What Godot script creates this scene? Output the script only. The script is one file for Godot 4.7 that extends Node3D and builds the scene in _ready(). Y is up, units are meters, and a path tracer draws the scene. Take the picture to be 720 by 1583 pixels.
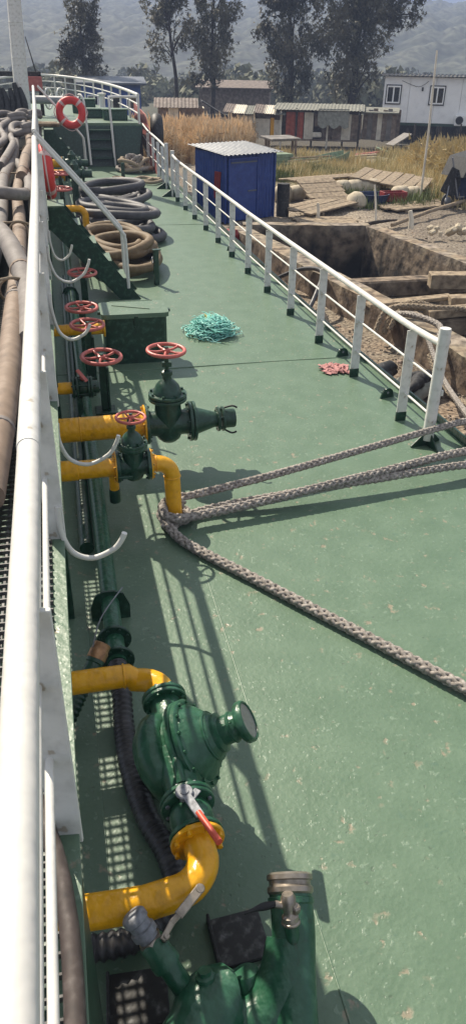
extends Node3D
# A ship's deck with a pipe manifold, seen from the catwalk, moored beside a muddy shore with sheds.

var M := {}
var used := {}
var rng := RandomNumberGenerator.new()

# ------------------------------------------------------------------ mesh builder
class MB:
	var v := PackedVector3Array()
	var n := PackedVector3Array()
	var c := PackedColorArray()
	var ix := PackedInt32Array()
	var col := Color(1, 1, 1)
	var local := false      # vertices already in the parent's own axes
	func vert(p: Vector3, nn: Vector3) -> int:
		v.append(p); n.append(nn); c.append(col)
		return v.size() - 1
	func t(a: int, b: int, d: int):
		var cr := (v[b] - v[a]).cross(v[d] - v[a])
		if cr.dot(n[a] + n[b] + n[d]) > 0.0:
			ix.append(a); ix.append(d); ix.append(b)
		else:
			ix.append(a); ix.append(b); ix.append(d)
	func tri(a: Vector3, b: Vector3, d: Vector3, hint := Vector3.ZERO):
		var nn := (b - a).cross(d - a).normalized()
		if hint != Vector3.ZERO and nn.dot(hint) < 0.0: nn = -nn
		t(vert(a, nn), vert(b, nn), vert(d, nn))
	func quad(a: Vector3, b: Vector3, d: Vector3, e: Vector3, hint := Vector3.ZERO):
		var nn := (d - a).cross(e - b).normalized()
		if hint != Vector3.ZERO and nn.dot(hint) < 0.0: nn = -nn
		var i := vert(a, nn)
		vert(b, nn); vert(d, nn); vert(e, nn)
		t(i, i + 1, i + 2); t(i, i + 2, i + 3)
	func box(ce: Vector3, size: Vector3, bs := Basis(), bev := 0.0):
		var h := size * 0.5
		var e := minf(bev, minf(h.x, minf(h.y, h.z)) * 0.9)
		for ax in 3:
			for s in [-1.0, 1.0]:
				var u := (ax + 1) % 3
				var w := (ax + 2) % 3
				var q := []
				for k in [[-1, -1], [1, -1], [1, 1], [-1, 1]]:
					var p := Vector3.ZERO
					p[ax] = s * h[ax]; p[u] = k[0] * (h[u] - e); p[w] = k[1] * (h[w] - e)
					q.append(ce + bs * p)
				var nn := Vector3.ZERO
				nn[ax] = s
				quad(q[0], q[1], q[2], q[3], bs * nn)
		if e <= 0.0: return
		for ax in 3:
			var u := (ax + 1) % 3
			var w := (ax + 2) % 3
			for k in [[-1, -1], [1, -1], [1, 1], [-1, 1]]:
				var q := []
				for z in [[-1, 0], [1, 0], [1, 1], [-1, 1]]:
					var p := Vector3.ZERO
					p[ax] = z[0] * (h[ax] - e)
					p[u] = k[0] * (h[u] - (e if z[1] == 0 else 0.0))
					p[w] = k[1] * (h[w] - (0.0 if z[1] == 0 else e))
					q.append(ce + bs * p)
				var nn := Vector3.ZERO
				nn[u] = k[0]; nn[w] = k[1]
				quad(q[0], q[1], q[2], q[3], bs * nn)
		for sx in [-1, 1]:
			for sy in [-1, 1]:
				for sz in [-1, 1]:
					var s := Vector3(sx, sy, sz)
					tri(ce + bs * (s * Vector3(h.x, h.y - e, h.z - e)), ce + bs * (s * Vector3(h.x - e, h.y, h.z - e)), ce + bs * (s * Vector3(h.x - e, h.y - e, h.z)), bs * s)
	func frames(pts: PackedVector3Array, closed := false) -> Array:
		var out := []
		var m := pts.size()
		var u := Vector3.ZERO
		for i in m:
			var a := pts[(i - 1 + m) % m] if (closed or i > 0) else pts[i]
			var b := pts[(i + 1) % m] if (closed or i < m - 1) else pts[i]
			var d := (b - a).normalized()
			if i == 0:
				u = d.cross(Vector3(0.13, 1, 0.07) if absf(d.y) < 0.9 else Vector3(1, 0.1, 0.05)).normalized()
			else:
				u = (u - d * u.dot(d)).normalized()
			out.append([d, u, d.cross(u)])
		return out
	func tube(pts: PackedVector3Array, r, sides := 10, caps := true, closed := false):
		var fr := frames(pts, closed)
		var m := pts.size()
		var base := v.size()
		for i in m:
			var rr: float
			if r is Array or r is PackedFloat32Array:
				var q = float(i) / maxi(1, m - 1) * (r.size() - 1)
				var qi := mini(int(q), maxi(0, r.size() - 2))
				rr = lerpf(r[qi], r[mini(qi + 1, r.size() - 1)], q - qi)
			else: rr = r
			var sl := 0.0
			if (r is Array or r is PackedFloat32Array) and r.size() == m and i > 0 and i < m - 1:
				sl = (r[i + 1] - r[i - 1]) / maxf(1e-5, pts[i + 1].distance_to(pts[i - 1]))
			for k in sides:
				var an := TAU * k / sides
				var d: Vector3 = fr[i][1] * cos(an) + fr[i][2] * sin(an)
				vert(pts[i] + d * rr, (d - fr[i][0] * sl).normalized())
		for i in (m if closed else m - 1):
			var i2 := (i + 1) % m
			for k in sides:
				var k2 := (k + 1) % sides
				var a := base + i * sides + k
				var b := base + i * sides + k2
				var d := base + i2 * sides + k2
				var e := base + i2 * sides + k
				t(a, b, d); t(a, d, e)
		if caps and not closed:
			for s in [0, m - 1]:
				var nn: Vector3 = fr[s][0] * (-1.0 if s == 0 else 1.0)
				var ci := vert(pts[s], nn)
				var st := v.size()
				for k in sides: vert(v[base + s * sides + k], nn)
				for k in sides: t(ci, st + k, st + (k + 1) % sides)
	func rod(a: Vector3, b: Vector3, r: float, sides := 10):
		tube(PackedVector3Array([a, b]), r, sides)
	func lathe(prof: Array, o: Vector3, axis: Vector3, sides := 24):
		var ax := axis.normalized()
		var u := ax.cross(Vector3.UP if absf(ax.y) < 0.9 else Vector3.RIGHT).normalized()
		var w := ax.cross(u)
		var m := prof.size()
		var sn := []
		for i in m - 1:
			var d: Vector2 = prof[i + 1] - prof[i]
			sn.append(Vector2(d.y, -d.x).normalized())
		for i in m - 1:
			if (prof[i + 1] - prof[i]).length() < 1e-6: continue
			var na: Vector2 = sn[i]
			var nb: Vector2 = sn[i]
			if i > 0 and sn[i - 1].dot(sn[i]) > 0.72: na = (sn[i - 1] + sn[i]).normalized()
			if i < m - 2 and sn[i + 1].dot(sn[i]) > 0.72: nb = (sn[i + 1] + sn[i]).normalized()
			var base := v.size()
			for k in sides:
				var an := TAU * k / sides
				var d: Vector3 = u * cos(an) + w * sin(an)
				vert(o + ax * prof[i].y + d * prof[i].x, (d * na.x + ax * na.y).normalized())
				vert(o + ax * prof[i + 1].y + d * prof[i + 1].x, (d * nb.x + ax * nb.y).normalized())
			for k in sides:
				var a := base + k * 2
				var b := base + ((k + 1) % sides) * 2
				if prof[i].x > 1e-5: t(a, b, b + 1)
				if prof[i + 1].x > 1e-5: t(a, b + 1, a + 1)
	func disc(o: Vector3, axis: Vector3, r: float, w: float, bev := 0.004, sides := 24, hole := 0.0):
		lathe([Vector2(hole, -w * .5), Vector2(r - bev, -w * .5), Vector2(r, -w * .5 + bev), Vector2(r, w * .5 - bev), Vector2(r - bev, w * .5), Vector2(hole, w * .5)], o, axis, sides)
	func torus(o: Vector3, axis: Vector3, R: float, r: float, ns := 28, sides := 10):
		var ax := axis.normalized()
		var u := ax.cross(Vector3.UP if absf(ax.y) < 0.9 else Vector3.RIGHT).normalized()
		var w := ax.cross(u)
		var p := PackedVector3Array()
		for k in ns:
			var an := TAU * k / ns
			p.append(o + (u * cos(an) + w * sin(an)) * R)
		tube(p, r, sides, false, true)
	func prism(poly: PackedVector2Array, xf: Transform3D, depth: float):
		var ids := Geometry2D.triangulate_polygon(poly)
		for s in [0.0, depth]:
			var nn := xf.basis.z.normalized() * (-1.0 if s == 0.0 else 1.0)
			var st := v.size()
			for p in poly: vert(xf * Vector3(p.x, p.y, s), nn)
			for k in range(0, ids.size(), 3): t(st + ids[k], st + ids[k + 1], st + ids[k + 2])
		var cen := Vector2.ZERO
		for p in poly: cen += p
		cen /= poly.size()
		var ccw := not Geometry2D.is_polygon_clockwise(poly)
		for k in poly.size():
			var a := poly[k]
			var b := poly[(k + 1) % poly.size()]
			var d := (b - a)
			var nn2 := Vector2(d.y, -d.x) * (1.0 if ccw else -1.0)
			quad(xf * Vector3(a.x, a.y, 0), xf * Vector3(b.x, b.y, 0), xf * Vector3(b.x, b.y, depth), xf * Vector3(a.x, a.y, depth), xf.basis * Vector3(nn2.x, nn2.y, 0))
	func mesh() -> ArrayMesh:
		var a := []
		a.resize(Mesh.ARRAY_MAX)
		a[Mesh.ARRAY_VERTEX] = v; a[Mesh.ARRAY_NORMAL] = n; a[Mesh.ARRAY_COLOR] = c; a[Mesh.ARRAY_INDEX] = ix
		var me := ArrayMesh.new()
		me.add_surface_from_arrays(Mesh.PRIMITIVE_TRIANGLES, a)
		return me

# ------------------------------------------------------------------ scene helpers
func numbered(parent: Node, called: String) -> String:
	var key := str(parent.get_instance_id()) + called
	var k: int = used.get(key, 0)
	used[key] = k + 1
	return called if k == 0 else "%s_%03d" % [called, k]

func tag(o: Node, label := "", category := "", group := "", kind := ""):
	if label: o.set_meta("label", label)
	if category: o.set_meta("category", category)
	if group: o.set_meta("group", group)
	if kind: o.set_meta("kind", kind)

func thing(called: String, at: Vector3, label: String, category: String, group := "") -> Node3D:
	var o := Node3D.new()
	o.name = numbered(self, called)
	add_child(o)
	o.position = at
	tag(o, label, category, group)
	return o

func part(mb: MB, called: String, m: Material, parent: Node3D, kind := "", label := "") -> MeshInstance3D:
	var inv := parent.global_transform.affine_inverse()
	if not mb.local and not inv.is_equal_approx(Transform3D()):
		for i in mb.v.size(): mb.v[i] = inv * mb.v[i]
		if not inv.basis.is_equal_approx(Basis()):
			for i in mb.n.size(): mb.n[i] = (inv.basis * mb.n[i]).normalized()
	var o := MeshInstance3D.new()
	o.mesh = mb.mesh()
	o.material_override = m
	o.name = numbered(parent, called)
	parent.add_child(o, true)
	tag(o, label, "", "", kind)
	return o

func solo(mb: MB, called: String, m: Material, label: String, category := "", group := "", kind := "") -> MeshInstance3D:
	var lo := Vector3.INF
	var hi := -Vector3.INF
	for p in mb.v:
		lo = lo.min(p); hi = hi.max(p)
	var base := Vector3((lo.x + hi.x) * .5, lo.y, (lo.z + hi.z) * .5)
	for i in mb.v.size(): mb.v[i] -= base
	var o := MeshInstance3D.new()
	o.mesh = mb.mesh()
	o.material_override = m
	o.name = numbered(self, called)
	add_child(o, true)
	o.position = base
	tag(o, label, category, group, kind)
	return o

func struct(mb: MB, called: String, m: Material) -> MeshInstance3D:
	var o := part(mb, called, m, self)
	o.set_meta("kind", "structure")
	return o

func V(x, y, z) -> Vector3: return Vector3(x, y, z)
func path(a: Array) -> PackedVector3Array: return PackedVector3Array(a)

func spline(a: Array, step := 0.1, closed := false) -> PackedVector3Array:
	var out := PackedVector3Array()
	var m := a.size()
	for i in (m if closed else m - 1):
		var p0: Vector3 = a[(i - 1 + m) % m] if (closed or i > 0) else a[0]
		var p1: Vector3 = a[i]
		var p2: Vector3 = a[(i + 1) % m]
		var p3: Vector3 = a[(i + 2) % m] if (closed or i < m - 2) else a[m - 1]
		var k := maxi(2, int(ceil(p1.distance_to(p2) / step)))
		for j in k:
			out.append(p1.cubic_interpolate(p2, p0, p3, float(j) / k))
	if not closed: out.append(a[m - 1])
	return out

func arc(ce: Vector3, u: Vector3, w: Vector3, r: float, a0: float, a1: float, k := 8) -> PackedVector3Array:
	var out := PackedVector3Array()
	for i in k + 1:
		var an := deg_to_rad(lerpf(a0, a1, float(i) / k))
		out.append(ce + (u * cos(an) + w * sin(an)) * r)
	return out

# ------------------------------------------------------------------ materials
func noise(sd: int, freq: float, oct := 4, kind := FastNoiseLite.TYPE_SIMPLEX_SMOOTH) -> FastNoiseLite:
	var f := FastNoiseLite.new()
	f.seed = sd; f.frequency = freq; f.noise_type = kind
	f.fractal_octaves = oct
	if kind == FastNoiseLite.TYPE_CELLULAR: f.fractal_type = FastNoiseLite.FRACTAL_NONE
	return f

func gray(sd: int, freq: float, size := 256, oct := 4, kind := FastNoiseLite.TYPE_SIMPLEX_SMOOTH) -> PackedByteArray:
	var im := noise(sd, freq, oct, kind).get_seamless_image(size, size)
	im.convert(Image.FORMAT_L8)
	return im.get_data()

func ramp_tex(data: PackedByteArray, size: int, stops: Array) -> ImageTexture:
	var g := Gradient.new()
	var offs := PackedFloat32Array()
	var cols := PackedColorArray()
	for s in stops:
		offs.append(s[0]); cols.append(s[1])
	g.offsets = offs; g.colors = cols
	var lut := []
	for i in 256: lut.append(g.sample(i / 255.0))
	var out := PackedByteArray()
	out.resize(size * size * 3)
	for i in size * size:
		var q: Color = lut[data[i]]
		out[i * 3] = q.r8; out[i * 3 + 1] = q.g8; out[i * 3 + 2] = q.b8
	var im := Image.create_from_data(size, size, false, Image.FORMAT_RGB8, out)
	return ImageTexture.create_from_image(im)

func normal_tex(data: PackedByteArray, size: int, strength: float) -> ImageTexture:
	var im := Image.create_from_data(size, size, false, Image.FORMAT_L8, data)
	im.bump_map_to_normal_map(strength)
	return ImageTexture.create_from_image(im)

var bump_fine: ImageTexture
var bump_coarse: ImageTexture
var bump_paint: ImageTexture

func surf(tex: Texture2D, rough: float, sc: float, bump: Texture2D = null, depth := 0.5, metal := 0.0) -> StandardMaterial3D:
	var m := StandardMaterial3D.new()
	m.albedo_texture = tex
	m.roughness = rough; m.metallic = metal
	m.uv1_triplanar = true; m.uv1_world_triplanar = true
	m.uv1_scale = Vector3.ONE * sc
	if bump:
		m.normal_enabled = true; m.normal_texture = bump; m.normal_scale = depth
	return m

func painted(c: Color, rough: float, sd: int, spread := 0.1, sc := 1.5, chip := Color(0, 0, 0, 0), depth := 0.35) -> StandardMaterial3D:
	var d := gray(sd, 0.02, 256, 5)
	var st := [[0.0, c.darkened(spread * 1.6)], [0.3, c.darkened(spread * .5)], [0.55, c], [0.8, c.lightened(spread * .5)], [1.0, c.lightened(spread)]]
	if chip.a > 0: st[0] = [0.0, chip]; st.insert(1, [0.1, chip]); st.insert(2, [0.13, c.darkened(spread)])
	return surf(ramp_tex(d, 256, st), rough, sc, bump_paint, depth)

func vcol(rough := 0.8, bump: Texture2D = null, sc := 1.0, depth := 0.5, tex: Texture2D = null) -> StandardMaterial3D:
	var m := StandardMaterial3D.new()
	m.vertex_color_use_as_albedo = true
	m.roughness = rough
	if bump or tex:
		m.uv1_triplanar = true; m.uv1_world_triplanar = true; m.uv1_scale = Vector3.ONE * sc
	if tex: m.albedo_texture = tex
	if bump:
		m.normal_enabled = true; m.normal_texture = bump; m.normal_scale = depth
	return m

func deck_texture() -> Array:
	var S := 1024
	var a := gray(11, 0.006, S, 4)
	var b := gray(12, 0.05, S, 3)
	var f := gray(13, 0.045, S, 4)
	var w := gray(14, 0.012, S, 3)
	var p := gray(15, 0.02, S, 5)
	var out := PackedByteArray()
	out.resize(S * S * 3)
	var hgt := PackedByteArray()
	hgt.resize(S * S)
	for i in S * S:
		var k := a[i] / 255.0
		var j := b[i] / 255.0
		var q := Color(0.325, 0.415, 0.335).lerp(Color(0.38, 0.465, 0.385), k)
		q = q.lerp(Color(0.31, 0.395, 0.315), clampf((j - .55) * 1.2, 0, .6))
		var h := 0.5 + (j - .5) * 0.25
		var cell := f[i] / 255.0
		var patch := clampf((w[i] / 255.0 - 0.42) * 3.0, 0, 1)
		var flake := clampf((cell - 0.80 + 0.12 * patch) * 16.0, 0, 1)
		q = q.lerp(Color(0.49, 0.56, 0.49), 0.5 * flake); h += 0.14 * flake
		var pit := clampf((0.17 + 0.06 * patch - cell) * 18.0, 0, 1)
		q = q.lerp(Color(0.27, 0.33, 0.27), 0.55 * pit); h -= 0.14 * pit
		var wear := clampf((p[i] / 255.0 - 0.72) * 9.0, 0, 1) * clampf(patch * 1.4, 0, 1)
		q = q.lerp(Color(0.56, 0.50, 0.43), wear * .75); h -= wear * .2
		var scuff := clampf((0.2 - p[i] / 255.0) * 8.0, 0, 1)
		q = q.lerp(Color(0.3, 0.4, 0.34), scuff * .5)
		out[i * 3] = q.r8; out[i * 3 + 1] = q.g8; out[i * 3 + 2] = q.b8
		hgt[i] = int(clampf(h, 0, 1) * 255)
	var t := ImageTexture.create_from_image(Image.create_from_data(S, S, false, Image.FORMAT_RGB8, out))
	return [t, normal_tex(hgt, S, 5.0)]

func make_materials():
	bump_fine = normal_tex(gray(1, 0.06, 256, 4), 256, 4.0)
	bump_coarse = normal_tex(gray(2, 0.02, 256, 5), 256, 8.0)
	bump_paint = normal_tex(gray(3, 0.03, 256, 3), 256, 2.2)
	var dt := deck_texture()
	M.deck = surf(dt[0], 0.42, 0.45, dt[1], 0.6)
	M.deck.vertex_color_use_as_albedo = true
	M.white = painted(Color(0.81, 0.805, 0.78), 0.42, 21, 0.035, 1.6, Color(0, 0, 0, 0), 0.5)
	M.white_old = painted(Color(0.82, 0.82, 0.80), 0.5, 22, 0.1, 2.0, Color(0.62, 0.58, 0.52))
	M.green = painted(Color(0.12, 0.255, 0.195), 0.34, 23, 0.16, 2.5, Color(0.2, 0.15, 0.11), 0.9)
	M.green_dark = painted(Color(0.085, 0.215, 0.155), 0.38, 24, 0.18, 2.0)
	M.green_pump = painted(Color(0.14, 0.32, 0.23), 0.36, 25, 0.15, 2.5, Color(0.18, 0.14, 0.10), 1.3)
	M.yellow = painted(Color(0.87, 0.63, 0.06), 0.3, 26, 0.1, 2.5, Color(0, 0, 0, 0), 1.0)
	M.red = painted(Color(0.74, 0.38, 0.345), 0.42, 27, 0.12, 3.0)
	M.red_grip = painted(Color(0.82, 0.33, 0.24), 0.45, 28, 0.06, 3.0)
	M.ring_red = painted(Color(0.80, 0.2, 0.18), 0.5, 29, 0.06, 1.0)
	M.ring_white = painted(Color(0.80, 0.68, 0.66), 0.6, 30, 0.06, 1.0)
	M.steel = painted(Color(0.62, 0.58, 0.53), 0.38, 31, 0.2, 4.0)
	M.steel.metallic = 0.75
	M.galv = painted(Color(0.50, 0.51, 0.53), 0.55, 32, 0.2, 6.0)
	M.galv.metallic = 0.3
	M.brass = painted(Color(0.62, 0.47, 0.33), 0.4, 33, 0.2, 5.0)
	M.brass.metallic = 0.6
	M.black = painted(Color(0.075, 0.075, 0.08), 0.6, 34, 0.3, 2.0)
	M.bow_wall_shade = painted(Color(0.045, 0.05, 0.05), 0.6, 67, 0.3, 1.0)  # near-black, the shade on the forecastle front put into the paint
	M.mat = painted(Color(0.11, 0.11, 0.105), 0.55, 35, 0.35, 3.0)
	M.grating = painted(Color(0.24, 0.24, 0.235), 0.5, 36, 0.25, 3.0)
	M.hose_grey = painted(Color(0.47, 0.445, 0.43), 0.75, 37, 0.13, 1.3)
	M.hose_brown = painted(Color(0.50, 0.43, 0.37), 0.75, 38, 0.14, 1.3)
	M.hose_dark = painted(Color(0.27, 0.265, 0.275), 0.6, 39, 0.15, 1.3)
	M.hose_edge = painted(Color(0.25, 0.215, 0.2), 0.7, 66, 0.2, 3.0)
	M.hose_tan = painted(Color(0.42, 0.345, 0.24), 0.7, 40, 0.15, 1.3)
	M.hose_black = painted(Color(0.19, 0.185, 0.19), 0.42, 41, 0.2, 1.3)
	M.rope = painted(Color(0.57, 0.54, 0.51), 0.95, 42, 0.36, 5.0)
	M.rope_tan = painted(Color(0.58, 0.52, 0.44), 0.95, 43, 0.22, 5.0)
	M.net = vcol(0.9)
	M.rag = painted(Color(0.70, 0.50, 0.49), 0.95, 44, 0.15, 4.0)
	M.pink = painted(Color(0.62, 0.33, 0.31), 0.6, 45, 0.15, 1.0)
	M.blue = painted(Color(0.10, 0.225, 0.50), 0.45, 46, 0.12, 0.8)
	M.zinc = painted(Color(0.32, 0.35, 0.39), 0.45, 47, 0.1, 0.8)
	M.concrete = surf(ramp_tex(gray(48, 0.012, 512, 6), 512, [[0.0, Color(0.2, 0.175, 0.155)], [0.25, Color(0.36, 0.325, 0.29)], [0.5, Color(0.51, 0.465, 0.415)], [0.75, Color(0.58, 0.535, 0.48)], [1.0, Color(0.64, 0.60, 0.545)]]), 0.95, 0.6, bump_coarse, 1.0)
	M.concrete.normal_scale = 0.45
	M.concrete.vertex_color_use_as_albedo = true
	M.wood = surf(ramp_tex(gray(49, 0.02, 256, 5), 256, [[0.0, Color(0.36, 0.31, 0.25)], [0.5, Color(0.55, 0.485, 0.40)], [1.0, Color(0.66, 0.60, 0.50)]]), 0.85, 1.2, bump_fine, 0.5)
	M.wood.vertex_color_use_as_albedo = true
	M.ground = vcol(0.95, bump_coarse, 0.8, 1.0, ramp_tex(gray(50, 0.03, 512, 6), 512, [[0.0, Color(0.35, 0.33, 0.32)], [0.4, Color(0.75, 0.73, 0.71)], [0.7, Color(1, 1, 1)], [1.0, Color(1, 1, 1)]]))
	M.leaf = vcol(0.7)
	M.leaf.backlight_enabled = true
	M.leaf.backlight = Color(0.26, 0.25, 0.11)
	M.straw = vcol(0.85)
	M.straw.backlight_enabled = true
	M.straw.backlight = Color(0.25, 0.2, 0.1)
	M.bark = painted(Color(0.2, 0.17, 0.15), 0.95, 51, 0.25, 1.0)
	M.hill = vcol(0.95, null, 0.012, .5, ramp_tex(gray(65, 0.05, 512, 4, FastNoiseLite.TYPE_SIMPLEX), 512, [[0.0, Color(.5, .51, .53)], [0.35, Color(.65, .66, .65)], [0.5, Color(.82, .82, .8)], [0.7, Color(1, 1, .98)], [1.0, Color(1, 1, 1)]]))
	M.panel_white = painted(Color(0.94, 0.94, 0.93), 0.5, 52, 0.05, 0.3)
	M.window = StandardMaterial3D.new()
	M.window.albedo_color = Color(0.06, 0.07, 0.09); M.window.roughness = 0.08
	M.tin_rust = painted(Color(0.43, 0.375, 0.34), 0.8, 68, 0.3, 0.5, Color(0.3, 0.2, 0.15))
	M.tin = painted(Color(0.45, 0.43, 0.41), 0.7, 53, 0.25, 0.4, Color(0.4, 0.3, 0.24))
	M.shack_red = painted(Color(0.62, 0.27, 0.18), 0.7, 54, 0.2, 0.7)
	M.shack_white = painted(Color(0.84, 0.81, 0.74), 0.8, 55, 0.15, 0.5)
	M.shack_dark = painted(Color(0.47, 0.41, 0.36), 0.9, 56, 0.3, 0.6)
	M.float = painted(Color(0.72, 0.67, 0.58), 0.9, 57, 0.18, 1.0)
	M.boat = painted(Color(0.45, 0.52, 0.42), 0.75, 58, 0.2, 0.7)
	M.crate = painted(Color(0.5, 0.09, 0.09), 0.6, 59, 0.15, 1.5)
	M.far_blue = painted(Color(0.16, 0.3, 0.55), 0.6, 60, 0.1, 0.4)
	M.glass_face = painted(Color(0.55, 0.54, 0.52), 0.25, 61, 0.12, 6.0)
	M.tarp = painted(Color(0.46, 0.46, 0.42), 0.85, 62, 0.25, 0.8)
	M.blue_cloth = painted(Color(0.1, 0.16, 0.3), 0.8, 63, 0.2, 1.0)

# ------------------------------------------------------------------ pipe fittings
func bolts(o: Vector3, axis: Vector3, R: float, k: int, r: float, h: float, parent: Node3D, m: Material):
	var mb := MB.new()
	var ax := axis.normalized()
	var u := ax.cross(Vector3.UP if absf(ax.y) < 0.9 else Vector3.RIGHT).normalized()
	var w := ax.cross(u)
	for i in k:
		var an := TAU * (i + .5) / k
		var p := o + (u * cos(an) + w * sin(an)) * R
		mb.lathe([Vector2(0, -h), Vector2(r, -h), Vector2(r, h), Vector2(0, h)], p, ax, 6)
	part(mb, "bolts", m, parent, "stuff")

func handwheel(o: Vector3, axis: Vector3, R: float, spokes: int, parent: Node3D):
	var mb := MB.new()
	mb.torus(o, axis, R, R * .105, 32, 10)
	mb.lathe([Vector2(0, -.02), Vector2(R * .2, -.02), Vector2(R * .2, .012), Vector2(R * .12, .02), Vector2(0, .02)], o, axis, 12)
	var w := part(mb, "handwheel", M.red, parent)
	var ax := axis.normalized()
	var u := ax.cross(Vector3.UP if absf(ax.y) < 0.9 else Vector3.RIGHT).normalized()
	var q := ax.cross(u)
	for i in spokes:
		var an := TAU * (i + .3) / spokes
		var d := u * cos(an) + q * sin(an)
		var sp := MB.new()
		sp.tube(path([o + d * R * .15 - ax * R * .03, o + d * R * .55 - ax * R * .06, o + d * R * .97]), R * .07, 6)
		part(sp, "spoke", M.red, w)

func gate_valve(ce: Vector3, s: float, top: float, wheel_r: float, half: float, parent: Node3D):
	# ce: crossing of pipe and stem; s: body radius
	var b := MB.new()
	b.lathe([Vector2(0, -s * 1.45), Vector2(s * .55, -s * 1.42), Vector2(s * .86, -s * 1.15), Vector2(s, -s * .8), Vector2(s, s * .9), Vector2(s * .95, s * 1.6), Vector2(s * .95, s * 2.0)], ce, Vector3.UP, 28)
	for d in [-1.0, 1.0]:
		b.lathe([Vector2(s * 1.0, 0), Vector2(s * .95, half * .45), Vector2(s * .92, half)], ce, Vector3(d, 0, 0), 24)
	part(b, "valve_body", M.green, parent)
	for d in [-1.0, 1.0]:
		var f := MB.new()
		f.disc(ce + Vector3(d * (half + .012), 0, 0), Vector3.RIGHT, s * 1.5, .028)
		var fl := part(f, "flange", M.green, parent)
		bolts(ce + Vector3(d * (half + .012), 0, 0), Vector3.RIGHT, s * 1.26, 8, s * .1, .03, fl, M.green)
	var bo := MB.new()
	bo.disc(ce + Vector3(0, s * 2.0, 0), Vector3.UP, s * 1.42, .026)
	bo.disc(ce + Vector3(0, s * 2.3, 0), Vector3.UP, s * 1.42, .026)
	bo.lathe([Vector2(s * 1.1, s * 2.3), Vector2(s * 1.02, s * 2.6), Vector2(s * .85, s * 3.0), Vector2(s * .6, s * 3.3), Vector2(s * .34, s * 3.5), Vector2(s * .32, s * 3.8), Vector2(s * .42, s * 3.82), Vector2(s * .42, s * 4.05), Vector2(s * .2, s * 4.2), Vector2(0, s * 4.2)], ce, Vector3.UP, 28)
	var bn := part(bo, "bonnet", M.green, parent)
	bolts(ce + Vector3(0, s * 2.3, 0), Vector3.UP, s * 1.24, 8, s * .1, .03, bn, M.green)
	var st := MB.new()
	st.rod(ce + Vector3(0, s * 4.0, 0), V(ce.x, top + .03, ce.z), s * .16, 10)
	st.box(ce + Vector3(0, s * 4.6, 0), Vector3(s * .7, s * .35, s * .4), Basis(), .004)
	part(st, "stem", M.green, parent)
	handwheel(V(ce.x, top, ce.z), Vector3(0.03, 1, 0.02), wheel_r, 5, parent)

func weld(o: Vector3, axis: Vector3, r: float, parent: Node3D, m: Material):
	var mb := MB.new()
	mb.torus(o, axis, r, .006, 24, 6)
	part(mb, "weld_bead", m, parent)

# ------------------------------------------------------------------ ropes
func braid(pts: PackedVector3Array, R: float) -> MB:
	var mb := MB.new()
	var fr := mb.frames(pts)
	var len := 0.0
	var acc := [0.0]
	for i in pts.size() - 1:
		len += pts[i].distance_to(pts[i + 1])
		acc.append(len)
	var pitch := R * 7.0
	for k in 8:
		var dir := 1.0 if k < 4 else -1.0
		var ph := TAU * (k % 4) / 4.0 + (0.0 if k < 4 else 0.4)
		var sp := PackedVector3Array()
		for i in pts.size():
			var an: float = ph + dir * TAU * acc[i] / pitch
			var rr: float = R * (0.62 + 0.13 * dir * cos(4.0 * TAU * acc[i] / pitch))
			sp.append(pts[i] + (fr[i][1] * cos(an) + fr[i][2] * sin(an)) * rr)
		mb.tube(sp, R * 0.4, 6, true)
	return mb

func _ready():
	rng.seed = 7
	# ---------------- camera
	var cam := Camera3D.new()
	cam.name = "camera"
	cam.fov = 69.08
	cam.near = 0.05
	cam.far = 6000.0
	var yaw := deg_to_rad(12.992)
	var pit := deg_to_rad(31.2)
	var rol := deg_to_rad(1.0)
	var fh := Vector3(sin(yaw), 0, -cos(yaw))
	var rt := Vector3(cos(yaw), 0, sin(yaw))
	var fw := fh * cos(pit) - Vector3.UP * sin(pit)
	var up := Vector3.UP * cos(pit) + fh * sin(pit)
	cam.transform = Transform3D(Basis(rt * cos(rol) + up * sin(rol), up * cos(rol) - rt * sin(rol), -fw), Vector3(0, 3, 0))
	add_child(cam)
	cam.current = true
	# ---------------- sky, air, sun, exposure
	var we := WorldEnvironment.new()
	we.name = "environment"
	var env := Environment.new()
	env.background_mode = Environment.BG_SKY
	var sky := Sky.new()
	var sm := ProceduralSkyMaterial.new()
	sm.sky_top_color = Color(0.655, 0.66, 0.66)
	sm.sky_horizon_color = Color(0.88, 0.88, 0.875)
	sm.sky_curve = 0.12
	sm.ground_bottom_color = Color(0.35, 0.33, 0.3)
	sm.ground_horizon_color = Color(0.75, 0.77, 0.8)
	sky.sky_material = sm
	env.sky = sky
	env.background_energy_multiplier = 0.76
	env.tonemap_mode = Environment.TONE_MAPPER_LINEAR
	env.tonemap_exposure = 2.3
	env.sdfgi_enabled = true
	env.ssao_enabled = true
	env.ssil_enabled = true
	env.fog_enabled = true
	env.fog_density = 0.0017
	env.fog_light_color = Color(0.58, 0.65, 0.80)
	we.environment = env
	add_child(we)
	var sun := DirectionalLight3D.new()
	sun.name = "sun"
	sun.light_energy = 1.6
	sun.light_color = Color(1.0, 0.955, 0.88)
	sun.light_angular_distance = 0.5
	sun.shadow_enabled = true
	sun.basis = Basis.looking_at(Vector3(0.40, -1.0, 0.92), Vector3.UP)
	add_child(sun)

	make_materials()
	build_land()
	build_hills()
	build_deck()
	build_bow()
	build_catwalk()
	build_right_rails()
	build_stairs()
	build_shore_buildings()
	build_trees()
	build_pit()
	build_manifold()
	build_pump()
	build_deck_gear()
	build_hoses()
	build_ropes()
	build_shore_clutter()
	build_plants()

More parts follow.
